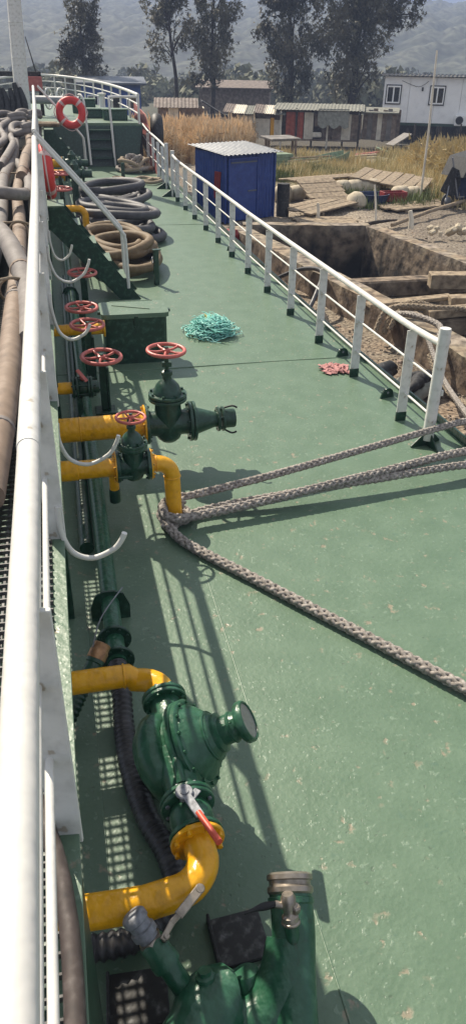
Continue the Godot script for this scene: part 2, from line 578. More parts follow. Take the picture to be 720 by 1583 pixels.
# ------------------------------------------------------------------ terrain
var PIT := PackedVector2Array([Vector2(4.35, -17.9), Vector2(7.1, -17.4), Vector2(7.65, -13.4), Vector2(8.2, -7.2), Vector2(5.55, -7.2), Vector2(5.4, -10.5)])
var nz: FastNoiseLite
var nz2: FastNoiseLite

func land(x: float, z: float) -> float:
	var y := -0.6
	if z < -26.0: y = lerpf(-0.6, -1.1, clampf((-26.0 - z) / 20.0, 0, 1))
	var edge := 5.0 + (z + 10.5) * 0.12       # outer face of the pit's near wall
	if z > -19.0 and x < edge + 0.3:
		y = lerpf(y, -0.82, clampf((z + 19.0) / 2.0, 0, 1) * clampf((edge + 0.3 - x) / .4, 0, 1))
	elif z > -17.0 and x > 6.8:
		y += 0.22 * clampf((z + 17.0) / 2.0, 0, 1) * clampf((x - 6.8) / .8, 0, 1) * clampf((13.0 - x) / 3.0, 0, 1)
	var far := clampf((Vector2(x, z).length() - 60.0) / 100.0, 0, 1)
	return y + nz.get_noise_2d(x, z) * 0.06 + nz2.get_noise_2d(x, z) * 0.035 - far * 0.5

func build_land():
	nz = noise(70, 0.35, 3)
	nz2 = noise(71, 1.6, 3)
	var n3 := noise(72, 0.22, 3)
	var xs := []
	var zs := []
	var x := 3.35
	while x < 15.0: xs.append(x); x += 0.22
	var st := 0.3
	while x < 3500.0: xs.append(x); x += st; st *= 1.16
	x = 3.05; st = 0.4
	while x > -3500.0: xs.push_front(x); x -= st; st *= 1.22
	var z := 1.0
	while z > -29.0: zs.append(z); z -= 0.22
	st = 0.3
	while z > -4000.0: zs.append(z); z -= st; st *= 1.14
	z = 1.3; st = .4
	while z < 600.0: zs.push_front(z); z += st; st *= 1.3
	var mb := MB.new()
	var nx := xs.size()
	for j in zs.size():
		for i in nx:
			var px: float = xs[i]
			var pz: float = zs[j]
			var e := 0.15
			var h := land(px, pz)
			var nn := Vector3(land(px - e, pz) - land(px + e, pz), 2 * e, land(px, pz - e) - land(px, pz + e)).normalized()
			var k := n3.get_noise_2d(px, pz) * .5 + .5
			var col := Color(0.165, 0.135, 0.105).lerp(Color(0.31, 0.265, 0.205), clampf(k * 1.2 + nz2.get_noise_2d(px * 2.0, pz * 2.0) * .5, 0, 1))
			if pz < -15.0 and pz > -25.0 and px > 4.0:   # dry trampled clay by the shed and planks
				var q := clampf(1.0 - Vector2((px - 6.4) / 2.6, (pz + 19.5) / 3.6).length(), 0, 1)
				col = col.lerp(Color(0.42, 0.355, 0.27), clampf(q * 2.2, 0, .85))
			if px > 6.0 and pz < -23.5:
				col = col.lerp(Color(0.26, 0.225, 0.11), clampf((-23.5 - pz) / 3.0, 0, 1) * (0.4 + .5 * k))
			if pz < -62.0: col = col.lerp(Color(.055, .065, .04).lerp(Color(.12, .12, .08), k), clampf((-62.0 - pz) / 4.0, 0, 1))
			if pz < -38.5 and pz > -62.0: col = col.lerp(Color(.07, .062, .05), clampf((-38.5 - pz) / 2.5, 0, .85))  # ground darkened here, shade under the stilted huts put into its colour
			if px < 5.4 and pz > -16.0:
				col = col.lerp(Color(0.34, 0.25, 0.17), clampf(.25 + nz.get_noise_2d(px * 3.0, pz * 3.0), 0, .8))
			mb.col = col
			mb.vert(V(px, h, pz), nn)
	var hole: PackedVector2Array = Geometry2D.offset_polygon(PIT, .2)[0]
	for j in zs.size() - 1:
		for i in nx - 1:
			var c2 = Vector2((xs[i] + xs[i + 1]) * .5, (zs[j] + zs[j + 1]) * .5)
			if c2.x > 4 and c2.x < 9 and c2.y > -18.5 and c2.y < -6.5 and Geometry2D.is_point_in_polygon(c2, hole): continue
			var a := j * nx + i
			mb.t(a, a + 1, a + nx + 1); mb.t(a, a + nx + 1, a + nx)
	mb.col = Color(1, 1, 1)
	struct(mb, "ground", M.ground)

func build_hills():
	for L in [[190.0, 760.0, 0.0505, 81, "wooded_hill", 5.5, 1.0], [1700.0, 2600.0, 0.066, 82, "far_hill", 22.0, 3.4]]:
		var ridge := noise(L[3], 0.9, 4)
		var bump := noise(L[3] + 20, 0.09 / L[6], 2, FastNoiseLite.TYPE_CELLULAR)
		bump.cellular_return_type = FastNoiseLite.RETURN_DISTANCE
		var tint := noise(L[3] + 30, 0.012 / L[6], 4)
		var mb := MB.new()
		var na := 520
		var nr := 105
		for j in nr + 1:
			for i in na + 1:
				var a := deg_to_rad(lerpf(-50.0, 62.0, float(i) / na))
				var f := float(j) / nr
				var d: float = lerpf(L[0], L[1], f)
				var px := sin(a) * d
				var pz := -cos(a) * d
				var top: float = L[2] * L[1] * (1.0 + 0.16 * ridge.get_noise_2d(a * 3.0, 0.3) + .05 * ridge.get_noise_2d(a * 14.0, 8.3))
				if L[6] < 2.0: top *= 1.0 - 0.42 * smoothstep(-0.02, -0.12, a) + 0.0
				var y: float = -2.0 + (top + 2.0) * pow(sin(f * PI * .5), 1.15) + 2.0 * L[6] * tint.get_noise_2d(px * .6, pz * .6) * f
				var bb := clampf(-bump.get_noise_2d(px, pz), 0, 1)
				y += bb * L[5] * clampf(f * 6.0, 0.2, 1)
				var k := tint.get_noise_2d(px, pz) * .5 + .5
				var c := Color(0.025, 0.036, 0.03).lerp(Color(0.13, 0.14, 0.11), clampf(k * .5 + (bb - .35) * 1.4, 0, 1))
				if L[6] < 2.0:
					var q := Vector2((a - 0.42) / 0.05, (f - 0.62) / 0.1).length() + .5 * tint.get_noise_2d(px * 3.0, pz * 3.0)
					if q < 1.0:   # a terraced clearing cut in the hillside
						c = c.lerp(Color(0.36, 0.28, 0.19), clampf((1.0 - q) * 3.0, 0, 1) * (0.55 + .45 * sin(f * 190.0)))
						y -= bb * L[5] * .8
				mb.col = c
				mb.vert(V(px, y, pz), Vector3.UP)
		var w := na + 1
		for j in nr + 1:
			for i in w:
				var a := mb.v[j * w + mini(i + 1, na)] - mb.v[j * w + maxi(i - 1, 0)]
				var b := mb.v[mini(j + 1, nr) * w + i] - mb.v[maxi(j - 1, 0) * w + i]
				var nn := a.cross(b).normalized()
				mb.n[j * w + i] = nn if nn.y > 0 else -nn
		for j in nr:
			for i in na:
				var a := j * w + i
				mb.t(a, a + 1, a + w + 1); mb.t(a, a + w + 1, a + w)
		mb.col = Color(1, 1, 1)
		struct(mb, L[4], M.hill)

# ------------------------------------------------------------------ the ship
func sheer(z: float) -> float:
	var q := clampf((-18.0 - z) / 8.0, 0, 2)
	return 0.22 * q * q

func edge_x(z: float) -> float:
	if z > -9.0: return 3.35 + 0.13 * smoothstep(-9.0, -5.0, z)
	if z < -20.0: return 3.35 - 0.012 * pow(-20.0 - z, 1.6)
	return 3.35

func build_deck():
	var dn := noise(75, 0.55, 2)
	var dc := noise(76, 0.35, 3)
	var zs := []
	var z := 3.0
	while z > -26.2: zs.append(z); z -= 0.2
	var nx := 34
	var mb := MB.new()
	for pz in zs:
		for i in nx + 1:
			var px := lerpf(-3.3, edge_x(pz), float(i) / nx)
			var e := 0.1
			var f := func(a, b): return dn.get_noise_2d(a, b) * 0.006 + sheer(b)
			var nn := Vector3(f.call(px - e, pz) - f.call(px + e, pz), 2 * e, f.call(px, pz - e) - f.call(px, pz + e)).normalized()
			var sheen := smoothstep(-1.8, -8.5, pz)   # glancing sheen put into the colour of the far deck
			var k := 1.0 + dc.get_noise_2d(px, pz) * 0.16 + 0.95 * sheen
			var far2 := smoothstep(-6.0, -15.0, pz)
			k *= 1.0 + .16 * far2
			mb.col = Color(k * (1.0 + .42 * sheen + .2 * far2), k * (1.0 + .05 * sheen), k * (1.0 + .32 * sheen + .16 * far2))
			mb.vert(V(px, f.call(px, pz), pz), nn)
	for j in zs.size() - 1:
		for i in nx:
			var a := j * (nx + 1) + i
			mb.t(a, a + 1, a + nx + 2); mb.t(a, a + nx + 2, a + nx + 1)
	mb.col = Color(1, 1, 1)
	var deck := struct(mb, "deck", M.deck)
	for zz in [-8.05, -16.6]:
		var s := MB.new()
		s.tube(spline([V(-0.2, 0.0, zz), V(1.0, 0.002, zz + .01), V(2.2, 0.0, zz - .01), V(3.2, 0.0, zz)], .2), .008, 6)
		part(s, "weld_seam", M.deck, deck)
	for xx in [-0.06, 0.755]:
		var s := MB.new()
		s.rod(V(xx, -.004, 1), V(xx, -.004, -17.5), .006, 6)
		part(s, "weld_seam", M.deck, deck)
	# hull side and the raised strip along the deck edge
	var hb := MB.new()
	var pz := 3.0
	while pz > -26.0:
		var x0 := edge_x(pz)
		var x1 := edge_x(pz - .5)
		hb.quad(V(x0 - .01, sheer(pz), pz), V(x1 - .01, sheer(pz - .5), pz - .5), V(x1 - .15, -2.2, pz - .5), V(x0 - .15, -2.2, pz), Vector3.RIGHT)
		pz -= .5
	struct(hb, "hull_side", M.green_dark)
	var lip := MB.new()
	pz = 3.0
	while pz > -25.6:
		var a := V(edge_x(pz), sheer(pz), pz)
		var b := V(edge_x(pz - .4), sheer(pz - .4), pz - .4)
		var o := Vector3(.012, 0, 0)
		var u := Vector3(0, .075, 0)
		lip.quad(a - o, b - o, b - o + u, a - o + u, Vector3.LEFT)
		lip.quad(a + o - u * 2, b + o - u * 2, b + o + u, a + o + u, Vector3.RIGHT)
		lip.quad(a - o + u, b - o + u, b + o + u, a + o + u, Vector3.UP)
		pz -= .4
	solo(lip, "deck_edge_strip", M.green, "low green steel strip welded along the outer edge of the deck", "deck edging")

func build_right_rails():
	var t := thing("deck_railing", V(3.05, 0, -13), "long white railing on the shore side of the deck, flat posts with green feet", "railing")
	var posts := [[3.10, -6.21], [3.07, -7.43], [3.05, -8.62], [3.03, -9.82], [3.015, -11.02], [3.0, -12.22], [3.0, -13.45], [3.0, -14.68], [3.0, -15.95], [2.985, -17.2], [2.98, -18.4], [2.98, -19.6]]
	var top := [V(3.11, .96, -5.65)]
	for p in posts:
		var b := MB.new()
		var tilt := Basis(Vector3.UP, rng.randf_range(-.12, .12))
		b.box(V(p[0], .49 + sheer(p[1]), p[1]), V(.1, .83, .016), tilt, .003)
		var po := part(b, "post", M.white_old, t)
		var f := MB.new()
		f.box(V(p[0], .045 + sheer(p[1]), p[1]), V(.106, .1, .022), tilt, .003)
		part(f, "post_foot", M.green_dark, po)
		top.append(V(p[0], .93 + sheer(p[1]), p[1]))
	var te := V(2.98, .98, -20.35)
	top.append(te)
	var tr := MB.new()
	tr.tube(spline(top, .4), .03, 12)
	part(tr, "top_rail", M.white, t)
	for h in [.3, .63]:
		var r := MB.new()
		var pp := []
		for q in top: pp.append(V(q.x, h + sheer(q.z), q.z))
		r.tube(spline(pp, .5), .0115, 8)
		part(r, "mid_rail", M.white, t)
	var pole := MB.new()
	pole.tube(path([V(3.12, .06, -5.65), V(3.12, 1.08, -5.65), V(3.12, 1.095, -5.65)]), [.052, .052, .047], 18)
	part(pole, "end_pole", M.white_old, t)
	var lug := MB.new()
	lug.box(V(3.168, .52, -5.62), V(.02, .05, .03), Basis(), .003)
	part(lug, "pole_lug", M.white, t)
	for d in [V(-1, 0, .15), V(.15, 0, 1), V(.9, 0, -.4)]:
		var g := MB.new()
		var dn: Vector3 = d.normalized()
		g.prism(PackedVector2Array([Vector2(0, 0), Vector2(.17, 0), Vector2(.17, .015), Vector2(.05, .12), Vector2(0, .12)]), Transform3D(Basis(dn, Vector3.UP, dn.cross(Vector3.UP)), V(3.12, .002, -5.65) - dn.cross(Vector3.UP) * .006), .012)
		part(g, "foot_gusset", M.green_dark, t)
	# gateway posts and the far railing
	var ge := MB.new()
	ge.tube(path([V(2.98, 0.02, -20.35), V(2.98, 1.08, -20.35)]), .05, 14)
	part(ge, "end_pole", M.white_old, t)
	for d in [V(-1, 0, .3), V(.2, 0, 1)]:
		var g := MB.new()
		var dn: Vector3 = d.normalized()
		g.prism(PackedVector2Array([Vector2(0, 0), Vector2(.3, 0), Vector2(.3, .02), Vector2(.05, .16), Vector2(0, .16)]), Transform3D(Basis(dn, Vector3.UP, dn.cross(Vector3.UP)), V(2.98, .02, -20.35)), .014)
		part(g, "foot_gusset", M.green_dark, t)
	var t2 := thing("bow_side_railing", V(3.0, 0.05, -23), "short white railing beyond the gateway, running up to the bow", "railing")
	var tp := []
	for q in [[3.0, -21.55, .05], [3.02, -22.5, .06], [3.02, -23.4, .1], [3.0, -24.3, .15], [2.97, -25.3, .2]]:
		var y := sheer(q[1])
		var b := MB.new()
		if tp.size() == 0: b.tube(path([V(q[0], y, q[1]), V(q[0], y + 1.1, q[1])]), .05, 14)
		else: b.box(V(q[0], y + .46, q[1]), V(.09, .92, .016), Basis(), .003)
		part(b, "post", M.white_old, t2)
		tp.append(V(q[0], y + .98, q[1]))
	tp.append(V(2.93, 1.28, -26.2))
	for k in 3:
		var r := MB.new()
		var pp := []
		for q in tp: pp.append(q - Vector3(0, k * .32, 0))
		r.tube(spline(pp, .4), [.03, .013, .013][k], 10)
		part(r, ["top_rail", "mid_rail", "mid_rail"][k], M.white, t2)
	for d in [V(-1, 0, .3), V(.2, 0, 1)]:
		var g := MB.new()
		var dn: Vector3 = d.normalized()
		g.prism(PackedVector2Array([Vector2(0, 0), Vector2(.3, 0), Vector2(.3, .02), Vector2(.05, .16), Vector2(0, .16)]), Transform3D(Basis(dn, Vector3.UP, dn.cross(Vector3.UP)), V(3.0, sheer(-21.55), -21.55)), .014)
		part(g, "foot_gusset", M.green_dark, t2)
	# welded pad eyes
	for q in [[3.2, -6.8, "half-round green pad eye on the deck just behind the nearest flat post"], [3.17, -8.1, "half-round green pad eye by the deck edge beside the pink rag"], [3.1, -14.0, "half-round green pad eye on the deck by the eighth flat post from the near end"]]:
		var o := thing("pad_eye", V(q[0], 0, q[1]), q[2], "pad eye", "pad eyes along the deck edge")
		var g := MB.new()
		var poly := PackedVector2Array([Vector2(-.085, 0), Vector2(.085, 0)])
		for k in 9: poly.append(Vector2(cos(PI * k / 8.0) * .07, .04 + sin(PI * k / 8.0) * .065))
		g.prism(poly, Transform3D(Basis(Vector3.UP, .25), V(q[0], 0.0, q[1])), .02)
		part(g, "plate", M.green_dark, o)
		var e := MB.new()
		e.disc(V(q[0], .055, q[1]) + Basis(Vector3.UP, .25) * Vector3(0, 0, .0212), Basis(Vector3.UP, .25) * Vector3(0, 0, 1), .014, .004, .002, 12)
		part(e, "eye", M.galv, o)

func build_catwalk():
	var t := thing("catwalk", V(-.7, 0, -10), "raised steel catwalk with a dark grating floor along the middle of the ship", "catwalk")
	var g := MB.new()
	var z := 0.6
	while z > -26.0:
		g.box(V(-.74, 1.288, z), V(1.18, .02, .006))
		z -= 0.046
	var xx := -1.32
	while xx < -.16:
		g.box(V(xx, 1.282, -12.7), V(.009, .012, 26.6))
		xx += .055
	part(g, "grating_bars", M.grating, t, "stuff")
	for q in [[-.415, .1], [-.235, .1], [-.62, .11], [-.78, .16], [-1.0, .2], [-1.22, .18]]:  # added strips under the grating, blocking sun to narrow the light dots
		var fb := MB.new()
		fb.box(V(q[0], 1.262, -12.6), V(q[1], .012, 27.0), Basis(), .002)
		part(fb, "sun_blocking_strip", M.green_dark, t)
	for s in [[-.125, .05], [-1.36, .06]]:
		var b := MB.new()
		b.box(V(s[0], 1.275, -12.6), V(s[1], .012, 27.2), Basis(), .002)
		b.box(V(s[0] + (.0), 1.21, -12.6), V(.012, .12, 27.2), Basis(), .002)
		part(b, "side_girder", M.deck if s[0] > -1 else M.green, t)
	for q in [-.3, -3.8, -6.6, -9.6, -13.0, -16.5, -20.0, -23.5]:
		for x0 in [-.17, -1.3]:
			var b := MB.new()
			b.box(V(x0, .6, q), V(.07, 1.2, .09), Basis(), .004)
			part(b, "leg", M.green_dark, t)
		var b2 := MB.new()
		b2.box(V(-.74, 1.2, q), V(1.1, .09, .06), Basis(), .004)
		part(b2, "cross_beam", M.green_dark, t)
	var wb := MB.new()
	wb.box(V(-.118, .6, -.35), V(.012, 1.19, 1.9), Basis(), .002)
	part(wb, "side_plate", M.green_dark, t)
	# railing beside the camera
	var posts := [-1.28, -2.7, -4.2, -5.7, -7.2, -8.7, -10.2]
	var r := thing("catwalk_railing", V(-.145, 1.28, -5), "thick white tubular handrail along the near edge of the catwalk, scuffed paint", "railing")
	var tr := MB.new()
	tr.tube(spline([V(-.143, 2.03, .7), V(-.146, 2.035, -1.0), V(-.144, 2.03, -2.1), V(-.147, 2.035, -4), V(-.15, 2.05, -7), V(-.165, 2.08, -9.5), V(-.175, 2.12, -11.0)], .15), .033, 20)
	part(tr, "top_rail", M.white, r)
	var sl := MB.new()
	sl.tube(spline([V(-.1448, 2.031, -2.02), V(-.1442, 2.031, -2.5)], .1), .0345, 20)
	part(sl, "rail_sleeve", M.white_old, r)
	for h in [1.80, 1.56]:
		var b := MB.new()
		b.tube(spline([V(-.141, h, .7), V(-.148, h + .005, -3), V(-.145, h, -6), V(-.165, h + .01, -11)], .4), .011, 10)
		part(b, "mid_rail", M.white, r)
	for q in posts:
		var b := MB.new()
		b.box(V(-.13, 1.63, q), V(.075, .77, .014), Basis(Vector3.UP, -.12), .002)
		b.box(V(-.165, 1.63, q - .03), V(.012, .77, .06), Basis(), .002)
		part(b, "post", M.white_old, r)
	# hose hooks on the posts
	var HK := [[-8.7, -.09, 1.28, .14, 1.25, 1.09, "short white hose hook nearest the stairs, hanging under the green stringer"], [-7.2, -.10, 1.43, .26, 1.42, 1.22, "white hose hook curling in front of the foot of the green stairs"], [-5.7, -.10, 1.39, .17, 1.27, 1.16, "white hose hook above the red handwheels next to the green hatch box"], [-4.2, -.115, 1.02, .24, 1.03, .85, "white hose hook curving over the yellow pipe of the smaller gate valve"], [-2.7, -.11, 1.32, .15, 1.28, 1.17, "nearest white hose hook, standing clear over the shaded deck"]]
	for h in HK:
		var b := MB.new()
		var a := V(h[1], h[2] + .12, h[0] + .012)
		var e := V(h[3], h[4], h[0] + .012)
		var mid = (h[1] + h[3]) * .5
		var w: float = (h[3] - h[1]) * .5
		b.tube(spline([a, V(h[1], h[2], h[0] + .012), V(mid - w * .72, lerpf(h[5], h[2], .28), h[0] + .012), V(mid - w * .1, h[5], h[0] + .012), V(mid + w * .6, lerpf(h[5], h[4], .3), h[0] + .012), V(mid + w * .9, lerpf(h[5], h[4], .72), h[0] + .012), e], .02), .0125, 10)
		part(b, "hose_hook", M.white, r)
	# railing beyond the stairs
	var r2 := thing("far_catwalk_railing", V(-.2, 1.28, -18), "white catwalk railing between the two green stairs", "railing")
	for k in 3:
		var b := MB.new()
		b.tube(spline([V(-.18, 2.14 - k * .3, -11.75), V(-.2, 2.2 - k * .3, -17), V(-.25, 2.36 - k * .3, -23.2)], .5), [.032, .012, .012][k], 12)
		part(b, ["top_rail", "mid_rail", "mid_rail"][k], M.white, r2)
	for q in [-11.75, -14.0, -16.3, -18.6, -20.9, -23.2]:
		var b := MB.new()
		b.tube(path([V(-.2 - (q + 17) * -.006, 1.28, q), V(-.2 - (q + 17) * -.006, 2.14 + .015 * (-11.75 - q), q)]), .024, 10)
		part(b, "post", M.white_old, r2)
	var r3 := thing("port_catwalk_railing", V(-1.36, 1.28, -17), "white railing on the far side of the catwalk beyond the hoses", "railing")
	for k in 4:
		var b := MB.new()
		b.tube(spline([V(-1.36, 2.15 - k * .22, -9), V(-1.36, 2.2 - k * .22, -17), V(-1.36, 2.3 - k * .22, -25)], .5), .03 if k == 0 else .012, 10)
		part(b, "top_rail" if k == 0 else "mid_rail", M.white, r3)
	for q in [-9.0, -11.0, -13.0, -15.0, -17.0, -19.0, -21.0, -23.0, -25.0]:
		var b := MB.new()
		b.tube(path([V(-1.36, 1.28, q), V(-1.36, 2.2 + .006 * (-17 - q), q)]), .022, 8)
		part(b, "post", M.white_old, r3)

func stairs(z0: float, w: float, x0: float, x1: float, ytop: float, ybot: float, label: String, rtop: float, rknee: float):
	var t := thing("deck_stairs", V((x0 + x1) * .5, ybot, z0 - w * .5), label, "stairs", "green stairs from the catwalk to the deck")
	var dx := .30
	for zz in [z0, z0 - w]:
		var s := MB.new()
		s.prism(PackedVector2Array([Vector2(x0 - .02, ytop - .26), Vector2(x0 - .02, ytop), Vector2(x0 + .2, ytop), Vector2(x1, ybot), Vector2(x1 - dx, ybot)]), Transform3D(Basis(), V(0, 0, zz)), .012)
		part(s, "stringer", M.green_dark, t)
	var n := 5
	for k in n:
		var f := float(k) / n
		var b := MB.new()
		var tx := lerpf(x0 + .1, x1 - .12, f)
		var ty := lerpf(ytop + .006, ybot + .05, f)
		b.box(V(tx, ty, z0 - w * .5), V(.25, .012, w - .02), Basis(), .002)
		part(b, "tread", M.deck, t)
	for zz in [z0 + .006, z0 - w + .006]:
		var b := MB.new()
		var xk := lerpf(x0, x1, .84)
		b.tube(spline([V(x0 - .08, rtop, zz), V(lerpf(x0, xk, .5), lerpf(rtop, rknee, .52), zz), V(xk - .05, rknee + .06, zz), V(xk, rknee - .03, zz), V(xk + .012, rknee - .2, zz), V(xk + .02, ybot + .16, zz)], .08), .024, 12)
		part(b, "handrail", M.white, t)

func build_stairs():
	stairs(-11.0, .56, -.1, 1.1, 1.28, 0.0, "near green steel stairs with pale treads coming down beside the hatch box", 2.16, .90)
	stairs(-23.4, .56, -.06, 1.16, 1.32, .1, "far green steel stairs below the life ring, close to the bow", 2.36, 1.12)

func bow_edge(f: float) -> Vector2:   # starboard outline of the bow, f 0 at the break, 1 at the stem
	return Vector2(2.85 * pow(cos(f * PI * .5), .8) - .0, -25.6 - 15.0 * sin(f * PI * .5))

func build_bow():
	var t := thing("forecastle", V(0, .2, -26), "raised forecastle at the bow with dark green front wall and pale green deck", "ship structure")
	var poly := PackedVector2Array()
	for k in 13: 
		var e := bow_edge(k / 12.0)
		poly.append(Vector2(e.x, -e.y))
	for k in range(11, -1, -1):
		var e := bow_edge(k / 12.0)
		poly.append(Vector2(-e.x, -e.y))
	var d := MB.new()
	d.prism(poly, Transform3D(Basis(Vector3.RIGHT, Vector3(0, 0, -1), Vector3.UP), V(0, 1.28, 0)), .07)
	part(d, "forecastle_deck", M.deck, t)
	var hull := MB.new()
	for k in poly.size():
		var a := poly[k]
		var b := poly[(k + 1) % poly.size()]
		hull.quad(V(a.x, 1.28, -a.y), V(b.x, 1.28, -b.y), V(b.x * .8, -2, -b.y * .97), V(a.x * .8, -2, -a.y * .97))
	part(hull, "hull_plating", M.green_dark, t)
	var w := MB.new()
	w.box(V(0, .78, -25.62), V(5.7, 1.14, .03), Basis(), .004)
	part(w, "front_wall", M.bow_wall_shade, t)
	var dr := MB.new()
	dr.box(V(.72, .72, -25.59), V(.62, .95, .03), Basis(), .02)
	part(dr, "door", M.black, t)
	# curved bow rail
	var r := thing("bow_railing", V(0, 1.35, -33), "curved white railing around the forecastle deck", "railing")
	for k in 3:
		var pp := []
		for j in 11:
			var e := bow_edge(j / 10.0)
			pp.append(V(e.x - .1, 2.1 + .25 * (j / 10.0) - k * .25, e.y + (.12 if j == 0 else 0.0)))
		for j in range(9, 4, -1):
			var e := bow_edge(j / 10.0)
			pp.append(V(-e.x + .1, 2.1 + .25 * (j / 10.0) - k * .25, e.y))
		var b := MB.new()
		b.tube(spline(pp, .4), .045 if k == 0 else .022, 10)
		part(b, "top_rail" if k == 0 else "mid_rail", M.white, r)
	for j in 11:
		var e := bow_edge(j / 10.0)
		var b := MB.new()
		b.rod(V(e.x - .1, 1.33, e.y + (.12 if j == 0 else 0.0)), V(e.x - .1, 2.1 + .25 * (j / 10.0), e.y + (.12 if j == 0 else 0.0)), .035, 8)
		part(b, "post", M.white, r)
	# ladder up to the forecastle
	var l := thing("forecastle_ladder", V(1.6, .2, -25.3), "steep dark ladder with a white hand post up to the forecastle", "ladder")
	for k in 4:
		var b := MB.new()
		b.box(V(1.55, .42 + k * .25, -25.28 - k * .05), V(.66, .03, .2), Basis(), .004)
		part(b, "rung", M.green, l)
	for xx in [1.2, 1.9]:
		var b := MB.new()
		b.box(V(xx, .75, -25.36), V(.03, 1.15, .2), Basis(Vector3.RIGHT, -.2), .004)
		part(b, "side_rail", M.green_dark, l)
	var hp := MB.new()
	hp.tube(spline([V(1.93, .2, -25.2), V(1.9, 1.2, -25.3), V(1.88, 1.95, -25.4), V(1.95, 2.04, -25.45), V(2.3, 2.05, -25.45), V(2.75, 2.05, -25.5)], .15), .035, 10)
	part(hp, "hand_post", M.white, l)
	var hp2 := MB.new()
	hp2.tube(spline([V(1.2, .25, -25.1), V(1.17, 1.2, -25.3), V(1.12, 2.0, -25.4), V(1.0, 2.08, -25.6)], .15), .035, 10)
	part(hp2, "hand_post", M.white, l)
	# forecastle fittings
	for q in [[1.6, -28.0, .95, .24, .55, "low green locker on the forecastle behind the ladder"], [2.15, -27.0, .75, .28, .6, "green locker at the right-hand end of the forecastle"], [1.35, -30.5, .8, .42, .6, "green box standing farther back on the forecastle"]]:
		var o := thing("deck_locker", V(q[0], 1.35, q[1]), q[5], "locker", "green lockers on the forecastle")
		var b := MB.new()
		b.box(V(q[0], 1.35 + q[3] * .5, q[1]), V(q[2], q[3], q[4]), Basis(), .02)
		part(b, "box_body", M.green, o)
		var c := MB.new()
		c.box(V(q[0], 1.37 + q[3], q[1]), V(q[2] + .06, .04, q[4] + .06), Basis(), .01)
		part(c, "lid", M.deck, o)
	for q in [[2.55, -31.0, "dark mooring bollard on the forecastle near the railing"], [2.2, -33.5, "white capped bollard at the back of the forecastle"]]:
		var b := MB.new()
		b.lathe([Vector2(0, 0), Vector2(.16, 0), Vector2(.12, .05), Vector2(.12, .45), Vector2(.17, .47), Vector2(.17, .52), Vector2(0, .54)], V(q[0], 1.35, q[1]), Vector3.UP, 14)
		solo(b, "bollard", M.white if q[1] < -33 else M.black, q[2], "bollard", "bollards on the forecastle")
	var m := thing("ship_mast", V(-.66, 1.3, -27), "tall white mast rising at the bow, leaning out of the top of the picture", "mast")
	var b := MB.new()
	b.tube(path([V(-.66, 1.3, -27), V(-.62, 3.0, -27), V(-.55, 5.0, -27), V(-.42, 9.5, -27)]), [.235, .215, .19, .15], 8)
	part(b, "mast_tube", M.white_old, m)
	for y in [2.1, 3.0, 3.9]:
		var k := MB.new()
		k.torus(V(-.635 + (y - 2.6) * .035, y, -27), Vector3.UP, .215 - (y - 2.2) * .01, .012, 16, 6)
		part(k, "band", M.white_old, m)
	# windlass and clutter at the left of the bow
	var wl := thing("anchor_windlass", V(-.1, 1.35, -28.2), "pale anchor windlass with spoked wheels behind the mast", "windlass")
	for q in [[.15, -29.0], [.55, -29.2]]:
		var k := MB.new()
		k.torus(V(q[0], 1.85, q[1]), V(1, 0, .5), .3, .03, 22, 8)
		var rim := part(k, "wheel", M.white_old, wl)
		for s in 6:
			var an := TAU * s / 6
			var u := Vector3.UP
			var v2 := V(-.45, 0, .9)
			var sp := MB.new()
			sp.rod(V(q[0], 1.85, q[1]), V(q[0], 1.85, q[1]) + (u * cos(an) + v2 * sin(an)) * .29, .018, 6)
			part(sp, "spoke", M.white_old, rim)
	var sh := MB.new()
	sh.rod(V(-.8, 1.85, -28.4), V(1.1, 1.85, -27.6), .12, 12)
	part(sh, "drum", M.galv, wl)
	var fr := thing("black_gantry", V(-1.2, 1.3, -29), "black steel gantry frame behind the mast at the bow", "gantry")
	for q in [[-2.9, 2.56], [-.08, 2.52]]:
		var k := MB.new()
		k.box(V(q[0], 1.9, -29), V(.12, 1.3, .12), Basis(), .01)
		part(k, "upright", M.black, fr)
	var bm := MB.new()
	bm.box(V(-1.49, 2.55, -29), V(2.94, .14, .12), Basis(), .01)
	part(bm, "beam", M.black, fr)
	var fl := MB.new()
	fl.box(V(-.35, 2.28, -28.7), V(.7, .42, .06), Basis(Vector3.UP, .2), .015)
	solo(fl, "red_board", M.pink, "faded red board hanging beside the mast", "board")
	var an2 := MB.new()
	an2.tube(path([V(-.05, 2.0, -30), V(-.4, 3.6, -30)]), [.03, .012], 8)
	solo(an2, "whip_aerial", M.black, "thin dark aerial leaning behind the mast", "aerial")
	# dark bundled cloth by the gantry
	var cl := MB.new()
	for k in 9:
		var cx := -2.0 + k * .17
		cl.tube(spline([V(cx, 1.35, -26.6 + .1 * sin(k * 3.0)), V(cx + .05, 1.8, -26.7), V(cx - .03 * (k % 3), 2.25 + .1 * sin(k * 2.0), -26.8)], .1), [.14, .13, .12, .11, .1, .1, .09, .09, .08, .08, .07, .06], 9)
	solo(cl, "folded_tarpaulin", M.black, "dark bundled tarpaulin standing left of the mast", "tarpaulin")
	var pl := thing("timber_stack", V(-.6, 1.3, -24.6), "weathered planks lying across the end of the catwalk", "timber")
	for k in 4:
		var q := MB.new()
		q.box(V(-.75 + .05 * k, 1.36 + .06 * (k % 2), -24.9 + .28 * k), V(2.0, .05, .22), Basis(Vector3.UP, .05 * k - .08), .008)
		part(q, "plank", M.wood, pl)
	# bulwark and fender
	var bw := MB.new()
	bw.prism(PackedVector2Array([Vector2(23.4, .1), Vector2(25.4, .2), Vector2(29.5, 1.2), Vector2(29.5, 1.72), Vector2(26.4, 1.55), Vector2(24.8, .95)]), Transform3D(Basis(Vector3(0, 0, -1), Vector3.UP, Vector3.RIGHT), V(3.02, 0, 0)), .03)
